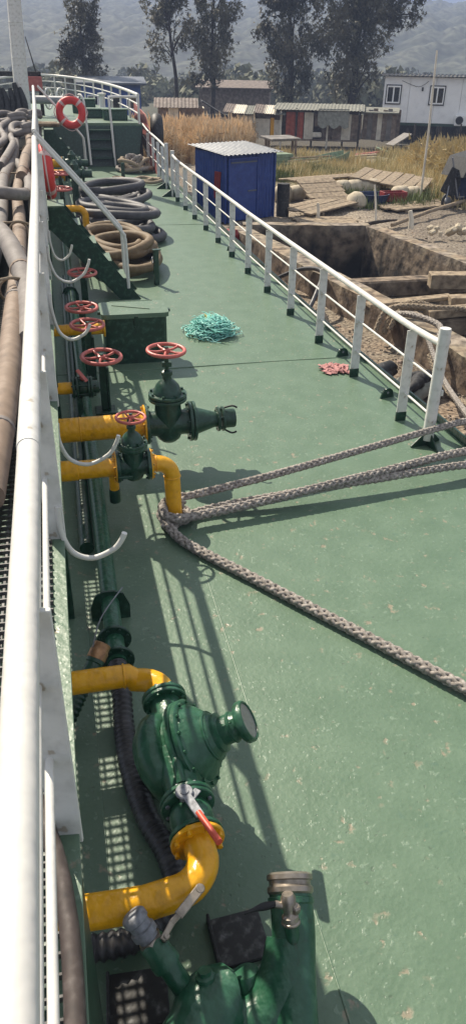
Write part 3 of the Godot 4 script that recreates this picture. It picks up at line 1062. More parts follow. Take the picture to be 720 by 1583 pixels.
	solo(bw, "bulwark_plate", M.pink, "faded pinkish red bulwark plate at the right side of the bow", "bulwark")
	var fe := MB.new()
	fe.torus(V(3.42, .95, -26.6), V(1, 0, .1), .42, .2, 24, 12)
	solo(fe, "tyre_fender", M.black, "black tyre fender hanging outside the bow by the reeds", "fender")
	# life rings
	life_ring(V(.66, 1.77, -22.9), V(-.1, .12, 1).normalized(), .3, "red life ring with white bands hanging on the handrail of the far stairs")
	life_ring(V(-.06, 1.55, -12.5), V(1, .05, .02).normalized(), .3, "red life ring seen edge-on, hanging outside the catwalk railing beyond the near stairs")

func life_ring(o: Vector3, ax: Vector3, R: float, label: String):
	var t := thing("life_ring", o, label, "life ring", "red life rings")
	var mb := MB.new()
	mb.torus(o, ax, R, .095, 40, 14)
	part(mb, "ring", M.ring_red, t)
	var u := ax.cross(Vector3.UP).normalized()
	var w := ax.cross(u)
	for k in 4:
		var an := TAU * (k + .5) / 4
		var b := MB.new()
		b.tube(arc(o, u, w, R, rad_to_deg(an) - 6, rad_to_deg(an) + 6, 4), .098, 14)
		part(b, "band", M.ring_white, t)
	for k in 4:
		var an := TAU * k / 4
		var b := MB.new()
		b.tube(spline([o + (u * cos(an - .75) + w * sin(an - .75)) * (R + .1), o + (u * cos(an) + w * sin(an)) * (R + .14), o + (u * cos(an + .75) + w * sin(an + .75)) * (R + .1)], .08), .012, 6)
		part(b, "grab_line", M.ring_white, t)

# ------------------------------------------------------------------ pipes and valves
func build_manifold():
	# larger gate valve on the thick yellow pipe
	var t := thing("gate_valve_pipe", V(.5, 0, -5.72), "large green gate valve with red handwheel on a thick yellow pipe", "valve")
	var c := V(.75, .39, -5.72)
	var p := MB.new()
	p.lathe([Vector2(0, 0), Vector2(.1, 0), Vector2(.1, .79), Vector2(0, .79)], V(-.25, .39, -5.72), Vector3.RIGHT, 28)
	var pi := part(p, "pipe", M.yellow, t)
	weld(V(.02, .39, -5.72), Vector3.RIGHT, .1, pi, M.yellow)
	var f := MB.new()
	f.disc(V(.555, .39, -5.72), Vector3.RIGHT, .165, .026)
	var ff := part(f, "pipe_flange", M.yellow, t)
	bolts(V(.555, .39, -5.72), Vector3.RIGHT, .138, 8, .012, .03, ff, M.yellow)
	gate_valve(c, .112, 1.02, .148, .17, t)
	var rc := MB.new()
	rc.disc(V(.965, .39, -5.72), Vector3.RIGHT, .168, .024)
	rc.lathe([Vector2(.115, .975), Vector2(.11, 1.0), Vector2(.066, 1.14), Vector2(.066, 1.17)], V(0, .39, -5.72), Vector3.RIGHT, 24)
	part(rc, "reducer", M.green, t)
	var cp := MB.new()
	cp.disc(V(1.175, .39, -5.72), Vector3.RIGHT, .105, .022)
	cp.disc(V(1.215, .39, -5.72), Vector3.RIGHT, .105, .022)
	cp.lathe([Vector2(.08, 1.225), Vector2(.08, 1.31), Vector2(.074, 1.32), Vector2(0, 1.32)], V(0, .39, -5.72), Vector3.RIGHT, 22)
	var cpl := part(cp, "end_coupling", M.green_dark, t)
	for s in [-1, 1]:
		var k := MB.new()
		k.tube(spline([V(1.23, .39 + s * .1, -5.72), V(1.29, .39 + s * .125, -5.69), V(1.33, .39 + s * .11, -5.68)], .02), .008, 6)
		part(k, "cam_arm", M.black, cpl)
	bolts(V(1.195, .39, -5.72), Vector3.RIGHT, .09, 6, .009, .035, cpl, M.green_dark)
	var ft := MB.new()
	ft.box(V(.5, .15, -5.72), V(.06, .3, .1), Basis(), .004)
	ft.box(V(.5, .008, -5.72), V(.16, .016, .18), Basis(), .003)
	part(ft, "pipe_support", M.green_dark, t)

	# smaller gate valve with the yellow gooseneck
	var t2 := thing("elbow_valve_pipe", V(.35, 0, -4.85), "smaller green gate valve whose yellow elbow pipe bends down into the roped deck", "valve")
	var p2 := MB.new()
	p2.lathe([Vector2(0, 0), Vector2(.068, 0), Vector2(.068, .5), Vector2(0, .5)], V(-.25, .47, -4.85), Vector3.RIGHT, 24)
	p2.lathe([Vector2(.068, .0), Vector2(.074, .0), Vector2(.074, .22), Vector2(.068, .225)], V(-.25, .47, -4.85), Vector3.RIGHT, 24)
	part(p2, "pipe", M.yellow, t2)
	var f2 := MB.new()
	f2.disc(V(.247, .47, -4.85), Vector3.RIGHT, .115, .02)
	var ff2 := part(f2, "pipe_flange", M.yellow, t2)
	bolts(V(.247, .47, -4.85), Vector3.RIGHT, .097, 8, .009, .024, ff2, M.yellow)
	gate_valve(V(.37, .47, -4.85), .078, .85, .102, .1, t2)
	var f3 := MB.new()
	f3.disc(V(.495, .47, -4.85), Vector3.RIGHT, .115, .02)
	var ff3 := part(f3, "elbow_flange", M.yellow, t2)
	bolts(V(.495, .47, -4.85), Vector3.RIGHT, .097, 8, .009, .024, ff3, M.yellow)
	var el := MB.new()
	var ep := PackedVector3Array([V(.48, .47, -4.85)])
	ep.append_array(arc(V(.535, .355, -4.85), Vector3.RIGHT, Vector3.UP, .115, 90, 0, 10))
	ep.append(V(.65, .2, -4.82)); ep.append(V(.65, .01, -4.78))
	el.tube(ep, .06, 22)
	var elb := part(el, "elbow_pipe", M.yellow, t2)
	weld(V(.535, .47, -4.85), Vector3.RIGHT, .06, elb, M.yellow)
	weld(V(.65, .355, -4.85), Vector3.UP, .06, elb, M.yellow)
	var dr := MB.new()
	dr.rod(V(.225, .42, -4.9), V(.225, .24, -4.925), .036, 12)
	part(dr, "drain_stub", M.yellow, t2)
	var dr2 := MB.new()
	dr2.rod(V(.225, .25, -4.925), V(.225, .14, -4.93), .042, 12)
	part(dr2, "drain_foot", M.green_dark, t2)
	var hd := MB.new()
	hd.box(V(.3, .44, -4.73), V(.1, .02, .02), Basis(), .004)
	part(hd, "body_plug", M.green, t2)

	# butterfly valve with the red lever
	var t3 := thing("butterfly_valve_pipe", V(.1, 0, -6.6), "short yellow pipe stub ending in a green lever valve with a red lever", "valve")
	var z3 := -6.6
	var p3 := MB.new()
	p3.rod(V(-.25, .41, z3), V(.0, .41, z3), .055, 20)
	part(p3, "pipe", M.yellow, t3)
	var b3 := MB.new()
	for x in [.0, .035, .14, .165]: b3.disc(V(x, .41, z3), Vector3.RIGHT, .1, .02)
	b3.lathe([Vector2(.07, .04), Vector2(.078, .06), Vector2(.078, .12), Vector2(.07, .135)], V(0, .41, z3), Vector3.RIGHT, 22)
	b3.lathe([Vector2(.06, .17), Vector2(.06, .22), Vector2(.055, .23), Vector2(0, .23)], V(0, .41, z3), Vector3.RIGHT, 20)
	var vb := part(b3, "valve_body", M.green_dark, t3)
	bolts(V(.09, .41, z3), Vector3.RIGHT, .084, 6, .008, .11, vb, M.green_dark)
	var l3 := MB.new()
	l3.box(V(.085, .53, z3 + .02), V(.035, .015, .16), Basis(Vector3.RIGHT, .5) * Basis(Vector3.UP, .5), .004)
	l3.rod(V(.085, .48, z3), V(.085, .53, z3), .02, 10)
	part(l3, "lever", M.red, t3)
	var s3 := MB.new()
	s3.box(V(.05, .16, z3), V(.05, .32, .06), Basis(), .004)
	part(s3, "pipe_support", M.green_dark, t3)

	# valve spindles standing on green posts
	for q in [[.29, -6.97, .56, .185, "red handwheel on a green post beside the thick yellow pipe, lowest of the row"], [.2, -7.62, .68, .165, "red handwheel on a green post overlapping another, in front of the hatch box"], [.17, -8.12, .72, .165, "red handwheel partly behind its twin, next to the yellow pipe at the hatch box"], [.27, -10.5, .52, .185, "red handwheel on a green post under the white hook by the stairs"], [.15, -16.0, .83, .2, "red handwheel near the edge-on life ring, the lower of two"], [.16, -16.9, 1.0, .2, "red handwheel near the edge-on life ring, the upper of two"]]:
		var o := thing("valve_spindle", V(q[0], 0, q[1]), q[4], "valve wheel", "red valve wheels on posts")
		var b := MB.new()
		b.box(V(q[0], q[2] * .5 - .02, q[1]), V(.07, q[2] - .08, .07), Basis(), .008)
		b.box(V(q[0] + .045, q[2] * .42, q[1]), V(.02, q[2] * .8, .09), Basis(), .004)
		b.box(V(q[0], .01, q[1]), V(.2, .02, .2), Basis(), .004)
		part(b, "post", M.green_dark, o)
		var s := MB.new()
		s.rod(V(q[0], q[2] - .1, q[1]), V(q[0], q[2] + .03, q[1]), .02, 10)
		part(s, "spindle", M.green, o)
		handwheel(V(q[0], q[2], q[1]), Vector3(.02, 1, .05), q[3], 5, o)

	# yellow pipe in front of the hatch box
	var d := thing("cross_pipe", V(.1, 0, -8.08), "thin yellow pipe running from the catwalk to the green hatch box", "pipe")
	var pd := MB.new()
	pd.rod(V(-.25, .49, -8.08), V(.4, .49, -8.08), .06, 20)
	var pdd := part(pd, "pipe", M.yellow, d)
	weld(V(.0, .49, -8.08), Vector3.RIGHT, .06, pdd, M.yellow)
	var pf := MB.new()
	pf.disc(V(.39, .49, -8.08), Vector3.RIGHT, .09, .02)
	part(pf, "flange", M.yellow, d)

	# gooseneck beyond the stairs
	var g := thing("yellow_gooseneck", V(.4, 0, -15), "yellow gooseneck pipe behind the near stairs, beside the coiled hose", "pipe")
	var gp := PackedVector3Array([V(-.2, .62, -15)])
	gp.append_array(arc(V(.4, .48, -15), Vector3.RIGHT, Vector3.UP, .14, 90, 0, 8))
	gp.append(V(.54, .02, -15))
	var gm := MB.new()
	gm.tube(gp, .062, 18)
	part(gm, "elbow_pipe", M.yellow, g)

	# far valve group
	for q in [[-17.2, .95, "far yellow pipe with green valve standing beyond the smaller locker"], [-18.6, 1.0, "farthest yellow pipe with green valve, right of the edge-on life ring"]]:
		var o := thing("far_valve_pipe", V(.3, 0, q[0]), q[2], "valve", "yellow valve pipes at the far end")
		var a := MB.new()
		a.rod(V(-.3, q[1], q[0]), V(.25, q[1], q[0]), .085, 18)
		part(a, "pipe", M.yellow, o)
		var yf := MB.new()
		yf.disc(V(.25, q[1], q[0]), Vector3.RIGHT, .14, .03)
		part(yf, "flange", M.yellow, o)
		var b := MB.new()
		b.lathe([Vector2(.14, 0), Vector2(.14, .03), Vector2(.09, .06), Vector2(.11, .15), Vector2(.11, .24), Vector2(.09, .33), Vector2(.14, .35), Vector2(.14, .39), Vector2(.08, .4), Vector2(.08, .55), Vector2(0, .55)], V(.27, q[1], q[0]), Vector3.RIGHT, 18)
		b.lathe([Vector2(.09, .0), Vector2(.09, .18), Vector2(.05, .22), Vector2(.03, .26), Vector2(0, .26)], V(.47, q[1], q[0]), Vector3.UP, 16)
		part(b, "valve_body", M.green, o)
		var s := MB.new()
		s.box(V(.47, q[1] * .5 - .05, q[0]), V(.1, q[1] - .1, .1), Basis(), .006)
		part(s, "stand", M.green_dark, o)

	# long pipe under the edge of the catwalk
	var lp := thing("deck_pipe", V(.1, 0, -6), "long green pipe lying on the deck in the shade of the catwalk, ending in flanges", "pipe")
	var lm := MB.new()
	lm.tube(path([V(.12, .13, -17), V(.1, .13, -9), V(.095, .13, -5), V(.085, .13, -3.15)]), .055, 20)
	part(lm, "pipe", M.green_pump, lp)
	for zz in [-3.36, -3.18]:
		var k := MB.new()
		k.disc(V(.085, .13, zz), Vector3(0, 0, 1), .1, .02)
		var kk := part(k, "flange", M.green_dark, lp)
		bolts(V(.085, .13, zz), Vector3(0, 0, 1), .083, 8, .008, .024, kk, M.green_dark)
	for zz in [-3.72, -7.4, -11.0]:
		var k := MB.new()
		k.prism(PackedVector2Array([Vector2(-.12, .0), Vector2(.12, .0), Vector2(.12, .1), Vector2(.085, .19), Vector2(.03, .215), Vector2(-.03, .215), Vector2(-.085, .19), Vector2(-.12, .1)]), Transform3D(Basis(), V(.088, .0, zz)), .014)
		part(k, "saddle", M.green_dark, lp)
	var lk := MB.new()
	lk.rod(V(.03, .09, -12), V(-.02, .09, -4.4), .05, 14)
	solo(lk, "side_pipe", M.green_dark, "second green pipe running along the deck deep under the catwalk", "pipe")

func corrugated(pts: PackedVector3Array, r: float, sides := 16) -> MB:
	var mb := MB.new()
	var rr := []
	for i in pts.size(): rr.append(r * [1.0, .91, .82, .91][i % 4])
	mb.tube(pts, rr, sides)
	return mb

func build_pump():
	var t := thing("transfer_pump", V(.29, 0, -2.25), "green cast pump with a cone and round glass face between two yellow pipes", "pump")
	# upper yellow pipe and elbow
	var y0 := .42
	var p := MB.new()
	var pp := PackedVector3Array([V(-.25, y0, -2.74), V(.0, y0, -2.74), V(.12, y0, -2.74)])
	pp.append_array(arc(V(.14, y0, -2.61), Vector3.RIGHT, V(0, -.25, -.97).normalized(), .13, 85, 8, 10))
	pp.append(V(.272, y0 + .015, -2.56))
	p.tube(pp, .057, 24)
	var pu := part(p, "upper_pipe", M.yellow, t)
	weld(V(.1, y0, -2.74), Vector3.RIGHT, .057, pu, M.yellow)
	var axv := V(.05, -.12, 1).normalized()
	var fo := V(.27, .425, -2.55)
	var f := MB.new()
	f.disc(fo, axv, .105, .02)
	f.disc(fo + axv * .024, axv, .105, .02)
	var fl := part(f, "inlet_flange", M.green_pump, t)
	bolts(fo + axv * .012, axv, .088, 8, .01, .032, fl, M.green_pump)
	var nk := MB.new()
	nk.lathe([Vector2(.07, .03), Vector2(.075, .1), Vector2(.1, .2)], fo, axv, 22)
	part(nk, "inlet_neck", M.green_pump, t)
	# casing on its own axis
	var ax := V(.85, .5, .15).normalized()
	var o := V(.275, .37, -2.27)
	var cs := MB.new()
	cs.lathe([Vector2(0, -.14), Vector2(.1, -.14), Vector2(.145, -.125), Vector2(.172, -.09), Vector2(.18, -.05), Vector2(.18, .0), Vector2(.15, .012), Vector2(.15, .055), Vector2(.192, .06), Vector2(.2, .066), Vector2(.2, .088), Vector2(.192, .094)], o, ax, 40)
	var ca := part(cs, "casing", M.green_pump, t)
	var u0 := ax.cross(Vector3.UP).normalized()
	var w0 := ax.cross(u0)
	for R in [.1, .07]:
		var rb := MB.new()
		rb.torus(o - ax * .13, ax, R, .012, 30, 8)
		part(rb, "casing_rib", M.green_pump, ca)
	for k in 7:
		var an := TAU * k / 7.0
		var dr := u0 * cos(an) + w0 * sin(an)
		var rb := MB.new()
		rb.tube(path([o - ax * .135 + dr * .05, o - ax * .12 + dr * .14, o - ax * .06 + dr * .178, o + ax * .0 + dr * .18]), .009, 6)
		part(rb, "casing_rib", M.green_pump, ca)
	# spiral volute
	var vp := []
	var vr := []
	var u := ax.cross(Vector3.UP).normalized()
	var w := ax.cross(u)
	for k in 26:
		var an := TAU * k / 26.0 * .85 + 2.2
		vp.append(o - ax * .04 + (u * cos(an) + w * sin(an)) * (.13 + .02 * k / 26.0))
		vr.append(.05 + .03 * k / 26.0)
	var vm := MB.new()
	vm.tube(PackedVector3Array(vp), vr, 14)
	part(vm, "volute", M.green_pump, ca)
	var cv := MB.new()
	cv.lathe([Vector2(.2, .098), Vector2(.2, .118), Vector2(.192, .124), Vector2(.172, .124), Vector2(.165, .135), Vector2(.15, .155), Vector2(.105, .2), Vector2(.088, .225), Vector2(.08, .24)], o, ax, 40)
	var cvr := part(cv, "cone_cover", M.green_pump, t)
	bolts(o + ax * .108, ax, .184, 14, .009, .026, cvr, M.green_pump)
	var n2 := MB.new()
	n2.lathe([Vector2(.08, .222), Vector2(.088, .226), Vector2(.088, .24), Vector2(.07, .245), Vector2(.064, .25), Vector2(.064, .31), Vector2(.06, .32), Vector2(.06, .335)], o, ax, 26)
	n2.disc(o + ax * .2, ax, .112, .014, .004, 32)
	n2.disc(o + ax * .3, ax, .07, .016, .004, 26)
	n2.box(o + ax * .27 + Vector3(0, .045, .01), V(.05, .045, .05), Basis(Vector3.FORWARD, -.5), .006)
	part(n2, "neck", M.green_pump, t)
	var fc := MB.new()
	fc.lathe([Vector2(.05, .335), Vector2(.085, .34), Vector2(.092, .35), Vector2(.092, .372), Vector2(.086, .38), Vector2(.078, .38), Vector2(.076, .372)], o, ax, 36)
	var face := part(fc, "sight_ring", M.green_pump, t)
	var gl := MB.new()
	gl.lathe([Vector2(0, .374), Vector2(.0765, .374)], o, ax, 32)
	part(gl, "sight_glass", M.glass_face, face)
	# feet
	for q in [[.2, -2.38], [.33, -2.14]]:
		var b := MB.new()
		b.box(V(q[0], .13, q[1]), V(.07, .27, .09), Basis(Vector3.UP, .4), .008)
		part(b, "foot", M.green_dark, t)
	# gusset between casing and the outlet
	var gs := MB.new()
	gs.tube(spline([V(.27, .49, -2.24), V(.265, .5, -2.12), V(.27, .47, -2.02)], .04), .022, 8)
	part(gs, "rib", M.green_pump, t)
	# ball valve
	var bx := V(.06, -.02, 1).normalized()
	var b0 := V(.285, .40, -1.985)
	var bv := MB.new()
	bv.lathe([Vector2(.11, -.22), Vector2(.08, -.08), Vector2(.075, -.02)], b0, bx, 24)
	bv.disc(b0, bx, .112, .02)
	bv.disc(b0 + bx * .024, bx, .112, .02)
	bv.lathe([Vector2(.07, .03), Vector2(.085, .06), Vector2(.09, .09), Vector2(.085, .12), Vector2(.07, .15)], b0, bx, 24)
	bv.disc(b0 + bx * .165, bx, .108, .02)
	var bb := part(bv, "ball_valve_body", M.green_pump, t)
	bolts(b0 + bx * .012, bx, .094, 8, .009, .03, bb, M.galv)
	var bf := MB.new()
	bf.disc(b0 + bx * .19, bx, .108, .02)
	var bff := part(bf, "outlet_flange", M.yellow, t)
	bolts(b0 + bx * .19, bx, .092, 8, .011, .028, bff, M.yellow)
	var lv := MB.new()
	var lo := b0 + bx * .05 + Vector3(-.02, .11, 0)
	lv.rod(lo - Vector3(0, .04, 0), lo + Vector3(0, .022, 0), .018, 12)
	lv.disc(lo + Vector3(0, .012, 0), Vector3.UP, .036, .012)
	var ld := V(.32, .1, 1).normalized()
	lv.box(lo + ld * .07 + Vector3(0, .012, 0), V(.036, .008, .14), Basis.looking_at(-ld, Vector3.UP), .002)
	lv.box(lo + V(.04, .002, .01), V(.05, .006, .03), Basis(Vector3.UP, .8), .002)
	var lvr := part(lv, "lever", M.galv, t)
	var gr := MB.new()
	gr.tube(path([lo + ld * .12 + Vector3(0, .014, 0), lo + ld * .2 + Vector3(0, .016, 0), lo + ld * .285 + Vector3(0, .02, 0)]), [.0125, .0135, .0135], 12)
	part(gr, "red_grip", M.red_grip, lvr)
	# lower yellow pipe
	var q := PackedVector3Array()
	var e0 := b0 + bx * .19
	q.append(e0); q.append(e0 + bx * .03)
	var ec := V(.17, .39, -1.745)
	q.append_array(arc(ec, V(1, 0, 0.05).normalized(), V(-.03, -.05, 1).normalized(), .135, 8, 78, 9))
	q.append(V(.06, .375, -1.6)); q.append(V(-.25, .375, -1.615))
	var lp := MB.new()
	lp.tube(q, .062, 26)
	part(lp, "lower_pipe", M.yellow, t)

	# black suction hose that leaves the deck pipe and passes beneath the pump
	var sh := corrugated(spline([V(.085, .13, -3.14), V(.09, .12, -2.95), V(.08, .07, -2.75), V(.085, .06, -2.5), V(.13, .06, -2.2), V(.2, .06, -1.98), V(.2, .06, -1.8), V(.05, .07, -1.66), V(-.2, .09, -1.64)], .008), .055, 16)
	solo(sh, "suction_hose", M.hose_black, "black ribbed suction hose curving under the green pump", "hose")

	# short camlock hose end under the catwalk
	var ch := thing("camlock_hose", V(.02, 0, -3.15), "green ribbed hose with a worn brass coupling poking out below the catwalk", "hose")
	var hd := V(.3, .32, -.42).normalized()
	var h0 := V(-.07, .24, -2.98)
	var hm := corrugated(spline([h0 - hd * .5, h0 - hd * .25, h0 - hd * .06], .006), .042)
	part(hm, "hose_body", M.green_dark, ch)
	var hc := MB.new()
	hc.lathe([Vector2(.043, -.06), Vector2(.043, .06), Vector2(.05, .065), Vector2(.05, .085)], h0, hd, 18)
	part(hc, "hose_tail", M.green, ch)
	var hb := MB.new()
	hb.lathe([Vector2(.045, .08), Vector2(.052, .085), Vector2(.052, .13), Vector2(.048, .135), Vector2(.048, .17), Vector2(.042, .175), Vector2(0, .175)], h0, hd, 18)
	part(hb, "brass_coupling", M.brass, ch)
	var wr := MB.new()
	wr.tube(spline([h0 + hd * .12 + V(-.03, .03, 0), h0 + hd * .2 + V(-.01, .12, -.03), h0 + hd * .35 + V(.05, .1, -.1)], .03), .004, 5)
	part(wr, "wire", M.galv, ch)

	build_strainer()

func camlock(o: Vector3, d: Vector3, r: float, parent: Node3D, m: Material, lever_dir: Vector3, lever_mat: Material, llen: float):
	var b := MB.new()
	b.lathe([Vector2(r * .86, -.03), Vector2(r * .95, -.02), Vector2(r * .95, .02), Vector2(r * 1.12, .025), Vector2(r * 1.12, .05), Vector2(r, .055), Vector2(r, .085), Vector2(r * .8, .1), Vector2(0, .1)], o, d, 24)
	var c := part(b, "coupling_cap", m, parent)
	return c

func build_strainer():
	var t := thing("strainer_manifold", V(.4, 0, -1.25), "fat green pipe manifold with two capped branches in the foreground", "pipe manifold")
	# right-hand standing branch
	var a := V(.6, .36, -1.545)
	var rb := MB.new()
	rb.tube(spline([a, V(.585, .3, -1.44), V(.55, .22, -1.3), V(.515, .15, -1.12), V(.495, .12, -.9), V(.49, .12, -.6)], .03), .079, 28)
	part(rb, "right_branch", M.green_pump, t)
	var ad := V(.15, .45, -.8).normalized()
	var cr := MB.new()
	cr.disc(a + ad * .004, ad, .086, .032, .008, 30)
	cr.lathe([Vector2(.078, .02), Vector2(.078, .034), Vector2(.086, .038), Vector2(.086, .054), Vector2(.074, .062), Vector2(.07, .05), Vector2(0, .05)], a, ad, 30)
	part(cr, "steel_cap", M.steel, t)
	var co := MB.new()
	co.lathe([Vector2(.08, -.045), Vector2(.085, -.04), Vector2(.085, -.022), Vector2(.08, -.02)], a, ad, 28)
	part(co, "collar", M.green_pump, t)
	# small test valve standing on it
	var v0 := V(.565, .335, -1.385)
	var vd := V(-.02, .75, -.45).normalized()
	var tv := MB.new()
	tv.rod(v0 - vd * .08, v0 + vd * .06, .026, 16)
	part(tv, "test_stub", M.green_pump, t)
	var tb := MB.new()
	tb.lathe([Vector2(.024, .05), Vector2(.03, .055), Vector2(.03, .085), Vector2(.024, .09), Vector2(.02, .1), Vector2(.026, .115), Vector2(.028, .15), Vector2(.02, .165), Vector2(0, .165)], v0, vd, 16)
	tb.rod(v0 + vd * .12, v0 + vd * .12 + V(-.05, .012, -.01), .013, 10)
	tb.box(v0 + vd * .11 + V(.02, .01, .01), V(.03, .035, .03), Basis(Vector3.UP, .3), .006)
	tb.torus(v0 + vd * .062, vd, .028, .007, 18, 8)
	var tbm := part(tb, "test_valve", M.steel, t)
	var tl := MB.new()
	tl.tube(spline([v0 + vd * .12 + V(-.04, .012, -.01), v0 + vd * .12 + V(-.1, .02, -.005), v0 + vd * .12 + V(-.165, .012, .0)], .02), [.009, .011, .013, .014, .014, .012, .008, .006, .006, .005], 10)
	part(tl, "black_lever", M.black, tbm)
	# round body and its flange towards the right branch
	var body := MB.new()
	body.tube(spline([V(.345, .18, -1.345), V(.3, .185, -1.33), V(.2, .18, -1.25), V(.07, .16, -1.13), V(-.05, .14, -1.0), V(-.1, .13, -.7)], .025), [.06, .095, .113, .12, .123, .124, .124, .104, .103, .102, .101, .1, .1, .1, .1, .1, .1, .1, .1, .1, .1, .1, .1, .1, .1, .1, .1, .1, .1, .1, .1], 28)
	part(body, "strainer_body", M.green_pump, t)
	var web := MB.new()
	web.tube(spline([V(.3, .13, -1.28), V(.39, .13, -1.25), V(.47, .16, -1.27), V(.53, .22, -1.33), V(.562, .28, -1.42)], .03), [.07, .08, .094, .1, .094, .08], 22)
	web.lathe([Vector2(.05, 0), Vector2(.05, .1), Vector2(.046, .108), Vector2(0, .112)], V(.405, .12, -1.32), V(-.1, .8, -.5), 20)
	part(web, "bridge", M.green_pump, t)
	var pg := MB.new()
	pg.lathe([Vector2(.035, -.02), Vector2(.035, .015), Vector2(.024, .02), Vector2(.024, .035), Vector2(0, .035)], V(.24, .29, -1.34), V(0, .9, -.4), 8)
	part(pg, "plug", M.green_pump, t)
	# left branch with galvanised cap and lever valve
	var l0 := V(.19, .2, -1.33)
	var l1 := V(.035, .43, -1.5)
	var ld := (l1 - l0).normalized()
	var lb := MB.new()
	lb.tube(path([l0, l0.lerp(l1, .55)]), .039, 20)
	lb.lathe([Vector2(.039, .0), Vector2(.052, .004), Vector2(.052, .03), Vector2(.048, .035), Vector2(.048, .1), Vector2(.039, .11)], l0.lerp(l1, .45), ld, 22)
	part(lb, "left_branch", M.green_pump, t)
	var lc := MB.new()
	lc.lathe([Vector2(.036, -.07), Vector2(.036, -.05), Vector2(.046, -.046), Vector2(.046, -.022), Vector2(.038, -.018), Vector2(.038, .005), Vector2(.045, .01), Vector2(.045, .032), Vector2(.036, .042), Vector2(0, .045)], l1, ld, 20)
	part(lc, "galvanised_cap", M.galv, t)
	var nut := MB.new()
	nut.lathe([Vector2(.036, -.1), Vector2(.046, -.1), Vector2(.046, -.065), Vector2(.036, -.065)], l1, ld, 6)
	part(nut, "hexagon_nut", M.steel, t)
	var ll := MB.new()
	var s0 := l0.lerp(l1, .68) + V(.035, .05, .0)
	var bl := [s0 + V(-.01, .012, .012), s0 + V(.03, .03, -.03), s0 + V(.055, .04, -.045), s0 + V(.145, .05, -.12)]
	for k in 3:
		var p0: Vector3 = bl[k]
		var p1: Vector3 = bl[k + 1]
		ll.box((p0 + p1) * .5, V([.022, .022, .034][k], .007, p0.distance_to(p1) + .006), Basis.looking_at(p1 - p0, V(.2, 1, .2)), .003)
	ll.disc(bl[3] + V(.0, .0, 0), V(.2, 1, .2), .018, .008, .003, 14)
	ll.disc(s0, V(.3, .8, .2), .013, .04)
	part(ll, "steel_lever", M.steel, t)
	# dark drip plates on the deck
	for q in [[.425, -1.6, .21, .2, .05, "dark square drip plate on the deck behind the fat green manifold"], [.01, -1.46, .22, .2, -.06, "dark square drip plate under the galvanised cap, close to the catwalk"]]:
		var m := MB.new()
		m.box(V(q[0], .012, q[1]), V(q[2], .02, q[3]), Basis(Vector3.UP, q[4]), .004)
		m.box(V(q[0] - q[2] * .5, .03, q[1]), V(.012, .06, q[3]), Basis(Vector3.UP, q[4]), .003)
		solo(m, "drip_plate", M.mat, q[5], "plate", "drip plates under the manifold")

